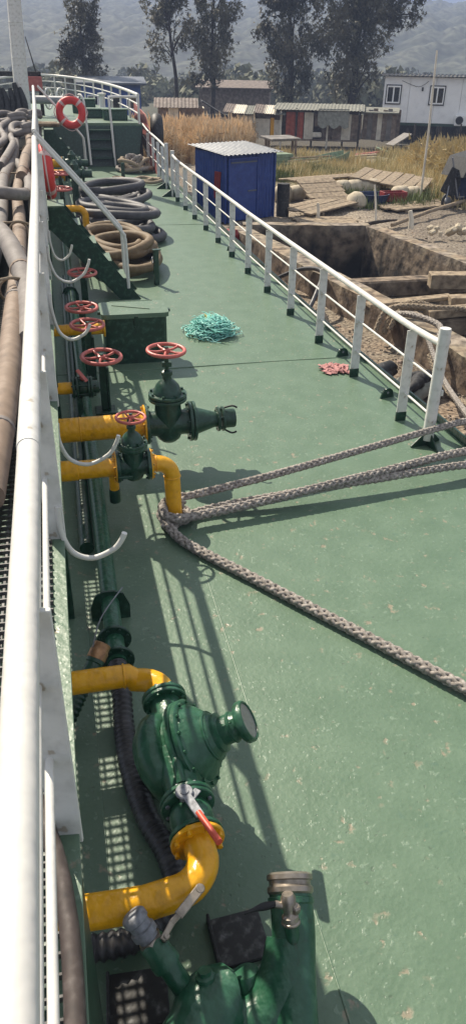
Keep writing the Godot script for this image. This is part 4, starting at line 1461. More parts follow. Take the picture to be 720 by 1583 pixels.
# ------------------------------------------------------------------ loose gear on deck
func build_deck_gear():
	var h := thing("hatch_box", V(.75, 0, -8.52), "dark green steel hatch box with a pale scratched lid at the foot of the stairs", "hatch")
	var b := MB.new()
	var poly := PackedVector2Array()
	for c in [[.38, .26, 0], [-.38, .26, 90], [-.38, -.26, 180], [.38, -.26, 270]]:
		for k in 5:
			var an := deg_to_rad(c[2] + k * 22.5)
			poly.append(Vector2(c[0] - signf(c[0]) * .06 + cos(an) * .06 - 0.0, c[1] - signf(c[1]) * .06 + sin(an) * .06))
	var shrink := PackedVector2Array()
	for p in poly: shrink.append(p * .93)
	b.prism(shrink, Transform3D(Basis(Vector3.RIGHT, Vector3(0, 0, -1), Vector3.UP), V(.755, .0, -8.52)), .53)
	part(b, "box_body", M.green_dark, h)
	var l := MB.new()
	l.prism(poly, Transform3D(Basis(Vector3.RIGHT, Vector3(0, 0, -1), Vector3.UP), V(.755, .53, -8.52)), .05)
	part(l, "lid", M.deck, h)  # paler than the body, sky reflection put into the lid colour
	var rim := MB.new()
	rim.box(V(.755, .575, -8.78), V(.5, .02, .02), Basis(), .004)
	rim.tube(path([V(.52, .583, -8.62), V(.93, .583, -8.42)]), .007, 6)
	part(rim, "lid_rib", M.deck, h)
	var la := MB.new()
	la.box(V(.76, .49, -8.268), V(.05, .12, .02), Basis(), .004)
	la.tube(spline([V(.74, .44, -8.255), V(.76, .41, -8.25), V(.78, .44, -8.255)], .01), .006, 6)
	part(la, "latch", M.green_dark, h)
	for x in [.37, 1.14]:
		var e := MB.new()
		e.box(V(x, .555, -8.45), V(.05, .03, .06), Basis(), .004)
		part(e, "hinge", M.green_dark, h)

	var lk := thing("deck_locker", V(.83, 0, -20.9), "small green deck locker with a pale lid beside the grey coiled hose", "locker")
	var kb := MB.new()
	kb.box(V(.83, .19, -20.9), V(.72, .3, .55), Basis(), .015)
	part(kb, "box_body", M.green_dark, lk)
	var kl := MB.new()
	kl.box(V(.83, .36, -20.9), V(.78, .035, .6), Basis(), .008)
	part(kl, "lid", M.deck, lk)

	var p := thing("green_post", V(1.43, 0, -11.75), "slim dark green post with a hanging ring, alone on the deck by the stairs", "post")
	var pb := MB.new()
	pb.box(V(1.43, .26, -11.75), V(.075, .52, .06), Basis(Vector3.UP, .3), .006)
	part(pb, "upright", M.green_dark, p)
	var pt := MB.new()
	pt.box(V(1.44, .525, -11.75), V(.12, .015, .09), Basis(Vector3.UP, .3), .003)
	part(pt, "cap", M.green_dark, p)
	var pr := MB.new()
	pr.torus(V(1.375, .38, -11.72), V(1, 0, .4), .045, .008, 18, 6)
	part(pr, "ring", M.galv, p)
	var p2 := thing("green_post", V(1.98, 0, -23.2), "short dark green post on the far deck in front of the rope heap", "post")
	var qb := MB.new()
	qb.box(V(1.98, .3, -23.2), V(.1, .42, .08), Basis(), .006)
	part(qb, "upright", M.green_dark, p2)

	# torn fishing net
	var t := thing("fishing_net", V(1.8, 0, -9.2), "torn turquoise fishing net heaped on the deck with a yellow tuft on top", "net")
	var n := MB.new()
	var rg := RandomNumberGenerator.new()
	rg.seed = 5
	for i in 1100:
		var an := rg.randf() * TAU
		var rr := sqrt(rg.randf())
		var c := V(1.8 + cos(an) * rr * .17, 0, -9.22 + sin(an) * rr * .22)
		var hh := .19 * pow(maxf(0, 1.0 - rr * rr), .8)
		var k3 = rg.randf()
		n.col = Color(0.14, 0.48, 0.43).lerp(Color(0.42, 0.74, 0.66), k3)
		if k3 < .12: n.col = Color(0.05, 0.2, 0.18)
		var pts := []
		var a2 := an + PI * .5 + rg.randf_range(-1.2, 1.2)
		var len := rg.randf_range(.04, .11) * (1.35 if rr > .9 else 1.0)
		var turn := rg.randf_range(.35, 1.0) * (1.0 if rg.randf() < .5 else -1.0)
		for j in 7:
			a2 += turn + rg.randf_range(-.3, .3)
			c += V(cos(a2) * len * .42, 0, sin(a2) * len * .42)
			pts.append(V(c.x, maxf(.006, hh + rg.randf_range(-.008, .02)), c.z))
		n.tube(spline(pts, .03), rg.randf_range(.003, .0075), 4)
	part(n, "net_strands", M.net, t, "stuff")
	var core := MB.new()
	core.col = Color(0.15, 0.48, 0.42)
	var cn := noise(90, 5.0, 3)
	for j in 9:
		for i in 18:
			var an := TAU * i / 18
			var rr := j / 8.0
			var q := 1.0 + cn.get_noise_2d(cos(an) * rr, sin(an) * rr) * .35
			core.vert(V(1.8 + cos(an) * rr * .175 * q, .17 * (1.0 - rr * rr) * (1.0 + cn.get_noise_2d(3.0 + cos(an) * rr, sin(an) * rr)) + .004, -9.22 + sin(an) * rr * .22 * q), V(cos(an) * rr, 1, sin(an) * rr).normalized())
	for j in 8:
		for i in 18:
			var i2 := (i + 1) % 18
			core.t(j * 18 + i, j * 18 + i2, (j + 1) * 18 + i2); core.t(j * 18 + i, (j + 1) * 18 + i2, (j + 1) * 18 + i)
	part(core, "net_heap", M.net, t)
	var yt := MB.new()
	yt.col = Color(0.55, 0.42, 0.12)
	for i in 26:
		var c := V(1.74 + rg.randf_range(-.05, .05), .15 + rg.randf_range(0, .05), -9.28 + rg.randf_range(-.06, .06))
		yt.tube(path([c, c + V(rg.randf_range(-.05, .05), rg.randf_range(-.01, .03), rg.randf_range(-.05, .05))]), .011, 4)
	part(yt, "yellow_tuft", M.net, t)

	# pink rag
	var r := MB.new()
	var rn := noise(91, 6.0, 3)
	for j in 17:
		for i in 17:
			var x := (i / 16.0 - .5) * .30
			var z := (j / 16.0 - .5) * .30
			var y := .012 + absf(rn.get_noise_2d(x * 3.0, z * 3.0)) * .11 * clampf(1.2 - Vector2(x, z).length() / .17, .1, 1)
			r.vert(V(2.93 + x + rn.get_noise_2d(z * 2.0, 5.0) * .08, y, -7.66 + z + rn.get_noise_2d(x * 2.0, 9.0) * .08), Vector3.UP)
	for j in 17:
		for i in 17:
			var a := r.v[j * 17 + mini(i + 1, 16)] - r.v[j * 17 + maxi(i - 1, 0)]
			var c := r.v[mini(j + 1, 16) * 17 + i] - r.v[maxi(j - 1, 0) * 17 + i]
			r.n[j * 17 + i] = c.cross(a).normalized()
	for j in 16:
		for i in 16:
			var a := j * 17 + i
			r.t(a, a + 1, a + 18); r.t(a, a + 18, a + 17)
	solo(r, "pink_rag", M.rag, "crumpled pink rag lying on the deck by the railing foot", "rag")

	# rope heap near the bow
	var hp := thing("rope_heap", V(2.5, .1, -24), "heap of pale mooring rope lying on the far deck before the bow", "rope")
	var rg2 := RandomNumberGenerator.new()
	rg2.seed = 9
	for q in 9:
		var pts := []
		var a0 := rg2.randf() * TAU
		var R := rg2.randf_range(.2, .5)
		var up2 := .9 if q < 4 else .3
		for k in 14:
			var an := a0 + k * .55
			pts.append(V(2.45 + cos(an) * R * (1.0 + .2 * sin(k * 1.7 + q)), sheer(-24.3) + .04 + up2 * .55 * absf(sin(k * .5 + q)) * (1.0 - R), -24.4 + sin(an) * R))
		var m := MB.new()
		m.tube(spline(pts, .1), .05, 8)
		part(m, "rope_loop", M.rope_tan if q % 2 else M.rope, hp)
	for q in 3:
		var pts := []
		for k in 9: pts.append(V(1.7 + k * .16 + rg2.randf_range(-.05, .05), sheer(-22.6) + .05, -22.3 - q * .35 + .22 * sin(k * 1.3 + q * 2.0)))
		var m := MB.new()
		m.tube(spline(pts, .1), .045, 8)
		part(m, "rope_tail", M.rope_tan, hp)

# ------------------------------------------------------------------ hoses
func coil(called: String, o: Vector3, rx: float, rz: float, layers: int, r: float, m: Material, sd: int, label: String):
	var rg := RandomNumberGenerator.new()
	rg.seed = sd
	var t := thing(called, o, label, "hose")
	for k in layers:
		var pts := []
		var sx := rx * rg.randf_range(.7, 1.05)
		var sz := rz * rg.randf_range(.5, .8)
		var ox := rg.randf_range(-.12, .12) * rx * 2.0
		var oz := rz * (.42 * (1.0 - 2.0 * float((k * 3) % layers) / (layers - 1.0)))
		var y := r + (k / 3) * r * 1.8
		var ph := rg.randf() * TAU
		for j in 12:
			var an := TAU * j / 12
			var sq := 1.0 + .07 * cos(an * 2.0 + ph) + .05 * sin(an * 3.0 + ph)
			pts.append(o + V(ox + cos(an) * sx * sq, y + r * .9 * (1.0 + sin(an + ph)) * .8, oz + sin(an) * sz * sq))
		var mb := MB.new()
		mb.tube(spline(pts, .1, true), r * rg.randf_range(.93, 1.05), 12, false, true)
		part(mb, "hose_turn", m, t)
	return t

func build_hoses():
	var c1 = coil("coiled_hose", V(1.3, 0, -18.9), .72, 1.7, 7, .085, M.hose_dark, 31, "far coil of thick dark grey hose lying on the deck beside the small locker")
	var c2 = coil("coiled_hose", V(1.25, 0, -16.0), .68, 1.45, 8, .085, M.hose_dark, 32, "dark grey hose coil on the deck between the brown coil and the far coil")
	var c3 = coil("coiled_hose", V(1.0, 0, -13.3), .56, 1.15, 9, .075, M.hose_tan, 35, "coil of thick brown hose on the deck right behind the near stairs")
	var e1 := MB.new()
	e1.tube(spline([V(1.7, .1, -16.4), V(1.2, .35, -16.9), V(.75, .42, -16.5), V(.62, .3, -15.7), V(.75, .1, -14.6)], .1), .085, 12)
	part(e1, "hose_end", M.hose_grey, c2)
	# hoses lying along the catwalk
	var L := [
		[[V(-.4, 1.39, -2.9), V(-.38, 1.39, -3.7), V(-.37, 1.39, -4.5), V(-.38, 1.39, -5.6), V(-.37, 1.40, -7.0), V(-.42, 1.41, -9.3), V(-.5, 1.42, -11.5), V(-.46, 1.42, -15)], .072, "hose_brown", "long brown hose lying on the grating nearest to the camera"],
		[[V(-1.25, 1.62, -9.2), V(-.8, 1.64, -8.3), V(-.52, 1.6, -7.6), V(-.36, 1.53, -6.9), V(-.27, 1.42, -6.1), V(-.25, 1.37, -5.0)], .088, "hose_grey", "thick grey hose crossing over the brown one and ducking under the handrail"],
		[[V(-.225, 1.345, -2.6), V(-.23, 1.345, -5.6), V(-.24, 1.35, -9.7), V(-.27, 1.36, -14), V(-.3, 1.36, -20)], .045, "hose_grey", "thin pale grey hose running straight alongside the handrail"],
		[[V(-1.3, 1.55, -10.6), V(-.9, 1.62, -10.0), V(-.6, 1.66, -9.6), V(-.4, 1.6, -9.9), V(-.3, 1.5, -10.9), V(-.36, 1.46, -12.6), V(-.55, 1.5, -14.0)], .07, "hose_grey", "grey hose arching across the bundle level with the stairs"],
		[[V(-.62, 1.4, -5.5), V(-.6, 1.4, -7.5), V(-.62, 1.42, -9.5), V(-.7, 1.5, -12), V(-.62, 1.5, -15), V(-.7, 1.5, -19)], .075, "hose_grey", "grey hose second from the handrail in the middle of the bundle"],
		[[V(-.44, 1.5, -12.2), V(-.42, 1.55, -14.5), V(-.36, 1.5, -17), V(-.42, 1.5, -20), V(-.5, 1.5, -23.5)], .085, "hose_brown", "brown hose with tied bands in the far half of the bundle"],
		[[V(-.75, 1.6, -12.8), V(-.6, 1.68, -15.2), V(-.75, 1.6, -18), V(-.55, 1.62, -20.5), V(-.6, 1.6, -23.8)], .06, "hose_grey", "grey hose snaking on top of the far bundle"],
		[[V(-.95, 1.42, -6.0), V(-.95, 1.45, -9), V(-1.0, 1.5, -13), V(-.9, 1.5, -17), V(-1.0, 1.5, -22)], .09, "hose_grey", "thick grey hose at the left side of the bundle"],
		[[V(-1.15, 1.4, -7), V(-1.2, 1.45, -11), V(-1.12, 1.55, -15), V(-1.2, 1.5, -19), V(-1.1, 1.5, -23.5)], .08, "hose_brown", "brownish hose at the outer left edge of the bundle"],
		[[V(-.85, 1.62, -11.4), V(-1.0, 1.66, -14), V(-.8, 1.66, -16.4), V(-1.0, 1.68, -19), V(-.85, 1.66, -22)], .065, "hose_grey", "upper grey hose weaving over the left half of the bundle"],
	]
	for q in L:
		var t := thing("transfer_hose", q[0][0], q[3], "hose", "hoses bundled along the catwalk")
		var pts := []
		for k in q[0].size():
			pts.append(q[0][k] + V(rng.randf_range(-.02, .02), rng.randf_range(0, .01), 0))
		var sp := spline(pts, .12)
		var mb := MB.new()
		mb.tube(sp, q[1], 14)
		part(mb, "hose_body", M[q[2]], t)
		var k := 6
		while k < sp.size() - 4:
			var d := (sp[k + 1] - sp[k - 1]).normalized()
			var bm := MB.new()
			bm.lathe([Vector2(q[1], -.02), Vector2(q[1] * 1.06, -.016), Vector2(q[1] * 1.06, .016), Vector2(q[1], .02)], sp[k], d, 14)
			part(bm, "band", M.hose_brown if q[2] == "hose_grey" else M.hose_grey, t)
			k += rng.randi_range(12, 22)
	# jumbled hose loops near the bow end
	for q in [[-.45, -23.2, .3, "grey hose loop lying on the bundle just before the planks"], [-.9, -22.2, .36, "wide grey hose loop on the left of the bundle before the mast"], [-.5, -18.4, .24, "small tight hose loop in the middle of the far bundle"]]:
		var pts := []
		for j in 12:
			var an := TAU * j / 11.0 * 1.25
			pts.append(V(q[0] + cos(an) * q[2], 1.66 + .03 * j * .3 + .05 * sin(an * 2.0), q[1] + sin(an) * q[2] * 2.2))
		var mb := MB.new()
		mb.tube(spline(pts, .08), .07, 12)
		solo(mb, "hose_loop", M.hose_grey, q[3], "hose", "loose hose loops on the bundle")
	# lashings
	for q in [[-6.2, "pale cord lashed round the brown hose beside the handrail, the nearest lashing"], [-8.6, "pale cord tied from the bundle to the handrail, level with the hatch box"], [-12.6, "pale cord lashed across the bundle beyond the stairs"], [-16.0, "pale cord lashed across the far half of the bundle"]]:
		var mb := MB.new()
		mb.tube(spline([V(-.75, 1.5, q[0] - .2), V(-.5, 1.53, q[0] + .1), V(-.38, 1.53, q[0] + .05), V(-.26, 1.47, q[0] - .1), V(-.17, 1.5, q[0] - .25)], .04), .012, 6)
		mb.torus(V(-.4, 1.42 if q[0] > -12 else 1.5, q[0]), V(.1, 0, 1), .095, .012, 20, 6)
		solo(mb, "cord_lashing", M.rope_tan, q[1], "cord", "cord lashings on the hoses")
	var sh := MB.new()
	sh.tube(spline([V(-.128, 1.33, .6), V(-.128, 1.333, -.4), V(-.13, 1.33, -1.0), V(-.2, 1.33, -1.35), V(-.3, 1.33, -1.6)], .1), .023, 12)
	solo(sh, "edge_hose", M.hose_edge, "thin grey-brown hose lying on the catwalk edge beside the handrail in the foreground", "hose")
	var cw := corrugated(spline([V(-.36, 1.33, -2.0), V(-.39, 1.33, -2.6), V(-.42, 1.33, -3.1), V(-.46, 1.33, -3.5)], .006), .02)
	solo(cw, "ribbed_conduit", M.rope_tan, "thin pale ribbed conduit lying on the grating at the left", "conduit")

# ------------------------------------------------------------------ mooring ropes
func build_ropes():
	var foot := V(.62, 0, -4.74)
	var A := spline([V(.7, .06, -4.9), V(.6, .07, -4.83), V(.565, .065, -4.74), V(.585, .06, -4.6), V(.7, .045, -4.36), V(1.1, .04, -3.83), V(1.96, .043, -2.66), V(2.5, .045, -1.95), V(3.3, .06, -.9)], .02)
	solo(braid(A, .037), "mooring_rope", M.rope, "thick braided grey rope running across the deck towards the lower right corner", "rope", "mooring ropes around the yellow elbow")
	var B := spline([V(.74, .1, -4.9), V(.61, .12, -4.84), V(.56, .12, -4.73), V(.62, .11, -4.65), V(.8, .09, -4.68), V(1.4, .11, -4.78), V(2.3, .15, -4.95), V(3.36, .16, -5.17), V(4.2, -.2, -5.45)], .02)
	solo(braid(B, .036), "mooring_rope", M.rope, "middle braided grey rope, on top of the pair stretched to the right edge", "rope", "mooring ropes around the yellow elbow")
	var C2 := spline([V(.6, .04, -4.6), V(.68, .04, -4.72), V(.9, .05, -4.82), V(1.5, .09, -4.86), V(2.3, .11, -4.93), V(3.36, .1, -5.03), V(4.2, -.2, -5.2)], .02)
	solo(braid(C2, .034), "mooring_rope", M.rope, "lower braided grey rope of the pair stretched to the right edge", "rope", "mooring ropes around the yellow elbow")
	var D := spline([V(.56, .06, -4.62), V(.57, .1, -4.86), V(.68, .12, -4.93), V(.85, .12, -4.95), V(1.5, .15, -5.09), V(2.4, .19, -5.33), V(3.44, .2, -5.66), V(3.9, -.1, -6.2), V(4.5, -.35, -8.0), V(4.85, -.2, -9.3)], .02)
	solo(braid(D, .033), "mooring_rope", M.rope, "uppermost braided grey rope passing in front of the railing's end pole", "rope", "mooring ropes around the yellow elbow")
	var lp := PackedVector3Array()
	for k in 50:
		var an := TAU * k / 49.0 * 1.1
		lp.append(V(.65 + cos(an) * .103, .05 + .02 * sin(an * .5), -4.775 + sin(an) * .103))
	solo(braid(lp, .036), "rope_turn", M.rope, "turn of grey rope around the foot of the yellow elbow", "rope")
	# rope on the shore, draped over the pit's corner
	var sr := thing("shore_rope", V(4.7, -.8, -9.6), "thick tangled rope draped over the concrete corner behind the end pole", "rope")
	var rg := RandomNumberGenerator.new()
	rg.seed = 12
	for q in 5:
		var ox := rg.randf_range(-.12, .12)
		var oz := rg.randf_range(-.16, .16)
		var pts := [V(4.75 + ox, -.5 - .05 * q, -10.45 + oz), V(4.9 + ox, -.24, -10.5 + oz), V(5.15 + ox, -.16 + .03 * (q % 3), -10.35 + oz), V(5.5 + ox, -.17 + .04 * (q % 2), -10.2 + oz), V(5.95 + ox, -.14, -10.12 + oz * .6), V(6.15 + ox, -.16, -9.8 + oz)]
		if q > 2: pts = [V(5.0 + ox, -.24, -10.3 + oz), V(5.1 + ox, -.15, -9.9 + oz), V(5.25 + ox, -.16, -9.5), V(5.1 + ox, -.24, -9.15), V(4.98 + ox * .4, -.5, -8.95 + oz * .4), V(4.95, -.76, -8.8 + oz)]
		var m := braid(spline(pts, .03), .042)
		part(m, "rope_bight", M.rope_tan if q < 3 else M.rope, sr)
	var tl := braid(spline([V(4.86, -.45, -9.15), V(4.85, -.72, -8.6), V(4.95, -.76, -8.0), V(5.1, -.76, -7.2), V(5.4, -.75, -6)], .03), .035)
	part(tl, "rope_tail", M.rope_tan, sr)

# ------------------------------------------------------------------ the concrete pit
func rough_wall(a: Vector2, b: Vector2, th: float, top: float, bot: float, sd: int) -> MB:
	# a -> b is the inner edge, the thickness goes outwards to the right of a -> b seen from above
	var mb := MB.new()
	var f := noise(sd, 1.3, 4)
	var g := noise(sd + 1, 0.5, 3)
	var len := a.distance_to(b)
	var nl := int(len / .16)
	var d := (b - a) / len
	var o := Vector2(-d.y, d.x) * -1.0
	var prof := []     # across the wall: out from the inner bottom, up, over, down
	for k in 11: prof.append(Vector2(0, lerpf(bot, top, k / 10.0)))
	for k in range(1, 5): prof.append(Vector2(th * k / 4.0, top))
	for k in range(1, 7): prof.append(Vector2(th, lerpf(top, top - .75, k / 6.0)))
	for strip in [[0, 10, V(-o.x, 0, -o.y)], [10, 14, V(0, 1, 0)], [14, 20, V(o.x, 0, o.y)]]:
		var k0: int = strip[0]
		var m: int = strip[1] - k0 + 1
		var base := mb.v.size()
		for i in nl + 1:
			var p := a + d * (len * i / nl)
			for kk in m:
				var k := k0 + kk
				var q: Vector2 = prof[k]
				var s := p + o * q.x
				var nn := f.get_noise_3d(s.x, q.y * 1.4, s.y)
				var y: float = q.y + nn * .008 + (g.get_noise_2d(s.x * 2.0, s.y * 2.0) * .014 if k >= 10 and k <= 14 else 0.0)
				s += o * nn * .014 * (1.0 if k < 11 else -1.0)
				var st := f.get_noise_3d(s.x * 2.2, q.y * .35, s.y * 2.2) * .5 + .5
				var st2 := g.get_noise_3d(s.x * 2.0, q.y * 2.0, s.y * 2.0) * .5 + .5
				var c := Color(1.22, 1.13, 1.0)
				if k < 10:      # tide stains down the inner face
					var wet := clampf((st * .75 + .47 - (q.y - bot) / (top - bot)) * 5.0, 0, 1)
					c = Color(.85, .77, .68).lerp(Color(.045, .04, .038), wet)
				elif k > 14:
					c = Color(.95, .86, .78).lerp(Color(.36, .28, .23), clampf(st * 2.2 - .6, 0, 1))
				else: c = c.lerp(Color(.7, .62, .52), clampf(st2 * 2.0 - .8, 0, 1))
				mb.col = c
				mb.vert(V(s.x, y, s.y), V(0, 1, 0))
		for i in nl + 1:
			for kk in m:
				var e := mb.v[base + mini(i + 1, nl) * m + kk] - mb.v[base + maxi(i - 1, 0) * m + kk]
				var h := mb.v[base + i * m + mini(kk + 1, m - 1)] - mb.v[base + i * m + maxi(kk - 1, 0)]
				var nn := e.cross(h).normalized()
				var want: Vector3 = strip[2]
				mb.n[base + i * m + kk] = nn if nn.dot(want) > 0 else -nn
		for i in nl:
			for kk in m - 1:
				var q := base + i * m + kk
				mb.t(q, q + 1, q + m + 1); mb.t(q, q + m + 1, q + m)
	return mb

func build_pit():
	var t := thing("concrete_pit", V(6, -.6, -13), "old open concrete pit with stained walls and black bottom beside the ship", "pit")
	var P := [Vector2(4.35, -17.9), Vector2(7.1, -17.4), Vector2(7.65, -13.4), Vector2(8.2, -7.2), Vector2(5.6, -7.2), Vector2(5.4, -10.5)]
	for k in 6:
		var a: Vector2 = P[k]
		var b: Vector2 = P[(k + 1) % 6]
		var d := (b - a).normalized()
		var th := .42 if k >= 4 else .34
		var mb := rough_wall(a - d * .1, b + d * .12, th, -.27 - .008 * k, -2.7, 100 + k)
		part(mb, "wall", M.concrete, t)
	var fl := MB.new()
	fl.col = Color(.07, .065, .06)
	fl.box(V(6.3, -2.7, -12.5), V(4.6, .1, 11.2))
	part(fl, "pit_floor", M.concrete, t)
	for q in [[-12.85, 5.0, 7.85, -.34, .3, .34], [-10.35, 5.35, 8.1, -.3, .28, .3]]:
		var b := MB.new()
		b.col = Color(.8, .74, .66)
		b.box(V((q[1] + q[2]) * .5, q[3] - q[4] * .5, q[0]), V(q[2] - q[1], q[4], q[5]), Basis(Vector3.UP, .02), .03)
		part(b, "cross_beam", M.concrete, t)
	# timbers on the rim
	for q in [[V(6.75, -.14, -11.75), V(1.3, .24, .3), -.25, "squared grey timber block resting across the pit"], [V(6.1, -.2, -10.3), V(1.6, .13, .22), .06, "brown timber with a reddish edge lying on the near beam of the pit"], [V(5.35, -.21, -10.95), V(1.5, .06, .2), .1, "thin grey board lying along the near rim of the pit"], [V(6.3, -.19, -10.75), V(.7, .14, .24), -.2, "short pale stump of timber lying on the near beam"]]:
		var b := MB.new()
		b.box(q[0], q[1], Basis(Vector3.UP, q[2]) * Basis(Vector3.BACK, .02), .012)
		solo(b, "timber", M.wood, q[3], "timber", "timbers on the pit")

# ------------------------------------------------------------------ buildings on the shore
func local_box(ce: Vector3, size: Vector3, bev := 0.01, bs := Basis()) -> MB:
	var b := MB.new()
	b.local = true
	b.box(ce, size, bs, bev)
	return b

func corrugated_sheet(o: Vector3, u: Vector3, w: Vector3, nu: Vector3, waves: int, amp: float) -> MB:
	# from o along u (waves across) and along w; nu is the outward normal
	var mb := MB.new()
	mb.local = true
	var k := waves * 6
	for s in 2:
		for i in k + 1:
			var f := float(i) / k
			var p := o + u * f + nu * (sin(f * waves * TAU) * amp) - nu * (.006 * s)
			var nn := (nu - u.normalized() * cos(f * waves * TAU) * amp * waves * TAU / u.length()).normalized() * (1.0 if s == 0 else -1.0)
			mb.vert(p, nn); mb.vert(p + w, nn)
	for s in 2:
		for i in k:
			var a := s * (k + 1) * 2 + i * 2
			mb.t(a, a + 1, a + 3); mb.t(a, a + 3, a + 2)
	var e := (k + 1) * 2
	for i in k:
		for q in [0, 1]:
			mb.quad(mb.v[i * 2 + q], mb.v[i * 2 + 2 + q], mb.v[e + i * 2 + 2 + q], mb.v[e + i * 2 + q])
	return mb

func building(called: String, a: Vector3, b: Vector3, label: String, cat: String) -> Node3D:
	var t := thing(called, a, label, cat)
	t.rotation.y = -atan2(b.z - a.z, b.x - a.x)
	return t

func build_shore_buildings():
	# blue shed
	var t := building("blue_shed", V(4.27, -.62, -20.0), V(5.76, -.62, -20.76), "small blue corrugated metal shed with a pale roof beside the deck railing", "shed")
	var W := 1.67
	var D := 1.26
	for q in [[V(0, .03, 0), V(W, 0, 0), V(0, 1.6, 0), V(0, 0, 1), 15], [V(0, .03, -D), V(0, 0, D), V(0, 1.62, 0), V(-1, 0, 0), 12], [V(W, .03, -D), V(0, 0, D), V(0, 1.62, 0), V(1, 0, 0), 12], [V(0, .03, -D), V(W, 0, 0), V(0, 1.68, 0), V(0, 0, -1), 15]]:
		part(corrugated_sheet(q[0], q[1], q[2], q[3], q[4], .014), "wall_sheet", M.blue, t)
	var rf := corrugated_sheet(V(-.14, 1.63, .16), V(W + .28, 0, 0), V(0, .14, -D - .3), V(0, 1, .1).normalized(), 14, .012)
	part(rf, "roof_sheet", M.zinc, t)
	var dr := part(local_box(V(.56, .78, .03), V(.92, 1.46, .03), .006), "door", M.blue, t)
	for q in [[V(.56, 1.52, .045), V(1.0, .05, .05)], [V(.08, .77, .045), V(.05, 1.5, .05)], [V(1.04, .77, .045), V(.05, 1.5, .05)]]:
		part(local_box(q[0], q[1], .005), "door_frame", M.blue, t)
	part(local_box(V(.56, 1.44, .06), V(.86, .035, .02), .004), "door_bar", M.zinc, dr)
	part(local_box(V(.85, .75, .06), V(.3, .03, .02), .004), "door_handle", M.zinc, dr)
	var rc := MB.new()
	rc.local = true
	for k in 4:
		rc.tube(spline([V(-.03, 1.22, -.18 - k * .06), V(-.045, .8, -.2 - k * .055), V(-.04, .35 + .08 * k, -.18 - k * .06)], .1), .03, 6)
	part(rc, "red_cloth_strip", M.crate, t)
	for x in [.0, W]:
		part(local_box(V(x, .8, .0), V(.05, 1.6, .05), .006), "corner_post", M.blue, t)
	var br := MB.new()
	br.lathe([Vector2(0, 0), Vector2(.17, 0), Vector2(.175, .3), Vector2(.17, .31), Vector2(.175, .6), Vector2(.165, .85), Vector2(0, .85)], V(6.02, -.62, -20.75), Vector3.UP, 20)
	solo(br, "dark_barrel", M.black, "narrow black barrel standing against the right side of the blue shed", "barrel")

	# white prefab house on stilts
	var h := building("white_prefab_house", V(19.9, -.02, -48.05), V(24.3, -.02, -45.98), "white panel house on stilts with two framed windows and a dark corrugated roof", "house")
	for k in 6:
		part(local_box(V(.75 + k * 1.5, 1.2, -.04), V(1.485, 2.4, .08), .006), "wall_panel", M.panel_white, h)
	part(local_box(V(.04, 1.2, -2.05), V(.08, 2.4, 3.95), .006), "side_wall", M.panel_white, h)
	part(local_box(V(8.96, 1.2, -2.05), V(.08, 2.4, 3.95), .006), "side_wall", M.panel_white, h)
	part(local_box(V(4.5, 1.2, -4.02), V(9, 2.4, .08), .006), "back_wall", M.panel_white, h)
	part(local_box(V(4.5, -.08, -2.0), V(9.1, .14, 4.2), .01), "floor_frame", M.green_dark, h)
	part(corrugated_sheet(V(-.3, 2.46, .32), V(9.6, 0, 0), V(0, .06, -4.7), V(0, 1, .02).normalized(), 40, .03), "roof_sheet", M.black, h)
	for x in [.58, 3.13, 6.2]:
		var wf := part(local_box(V(x, 1.47, .03), V(.92, 1.04, .07), .015), "window_frame", M.black, h)
		part(local_box(V(x, 1.47, .05), V(.8, .92, .07), .01), "window_sash", M.panel_white, wf)
		for s in [-1, 1]:
			part(local_box(V(x + s * .19, 1.47, .075), V(.3, .76, .03), .004), "pane", M.window, wf)
	var ac := part(local_box(V(4.75, .22, .24), V(.85, .58, .32), .03), "air_conditioner", M.panel_white, h)
	var fan := MB.new()
	fan.local = true
	fan.torus(V(4.6, .22, .41), V(0, 0, 1), .2, .025, 20, 6)
	fan.lathe([Vector2(0, .402), Vector2(.18, .402)], V(4.6, .22, 0), V(0, 0, 1), 18)
	part(fan, "fan_grille", M.black, ac)
	var ca := MB.new()
	ca.local = true
	ca.tube(spline([V(5.1, .5, .1), V(5.05, 1.3, .05), V(5.12, 2.3, .04)], .2), .018, 6)
	ca.tube(spline([V(1.0, 2.2, .03), V(2.0, 1.9, .05), V(2.55, 2.2, .04)], .2), .012, 5)
	part(ca, "cable", M.black, h)
	part(local_box(V(2.25, 1.78, .06), V(.1, .2, .1), .02), "outdoor_lamp", M.black, h)
	for k in 7:
		for zz in [-.15, -3.8]:
			part(local_box(V(.2 + k * 1.45, -.7, zz), V(.14, 1.2, .14), .01), "stilt", M.bark, h)
	part(local_box(V(4.5, -.6, -2.2), V(8.8, 1.0, .06), .01), "darkening_board", M.black, h)  # black board added to darken the space behind the stilts

	# plank shack with the red door panel
	var s := building("plank_shack", V(12.42, -.62, -44.29), V(16.55, -.62, -42.9), "patched plank shack on stilts with a red-brown panel and a white panel", "shack")
	for q in [[.85, .95, 1.3, "shack_red"], [1.62, .5, 1.3, "shack_white"], [2.6, .5, 1.15, "tin_rust"], [3.15, .48, 1.15, "shack_dark"], [3.66, .5, 1.25, "shack_white"]]:
		for k in 4:
			part(local_box(V(q[0] + (k - 1.5) * q[1] * .25, q[2] * .5 + .02, .02 * (k % 2)), V(q[1] * .245, q[2], .04), .006), "plank", M[q[3]], s)
	part(local_box(V(2.15, .95, .02), V(.42, .6, .05), .01), "window_board", M.shack_dark, s)
	part(local_box(V(2.1, .25, .15), V(.5, .25, .35), .05), "white_bundle", M.shack_white, s)
	part(local_box(V(4.2, .65, .02), V(.55, 1.2, .05), .01), "wall_board", M.shack_dark, s)
	part(local_box(V(2.2, .7, -1.6), V(4.3, 1.5, .06), .01), "back_wall", M.shack_dark, s)
	part(local_box(V(2.2, -.02, -.8), V(4.4, .08, 1.8), .01), "floor_frame", M.shack_dark, s)
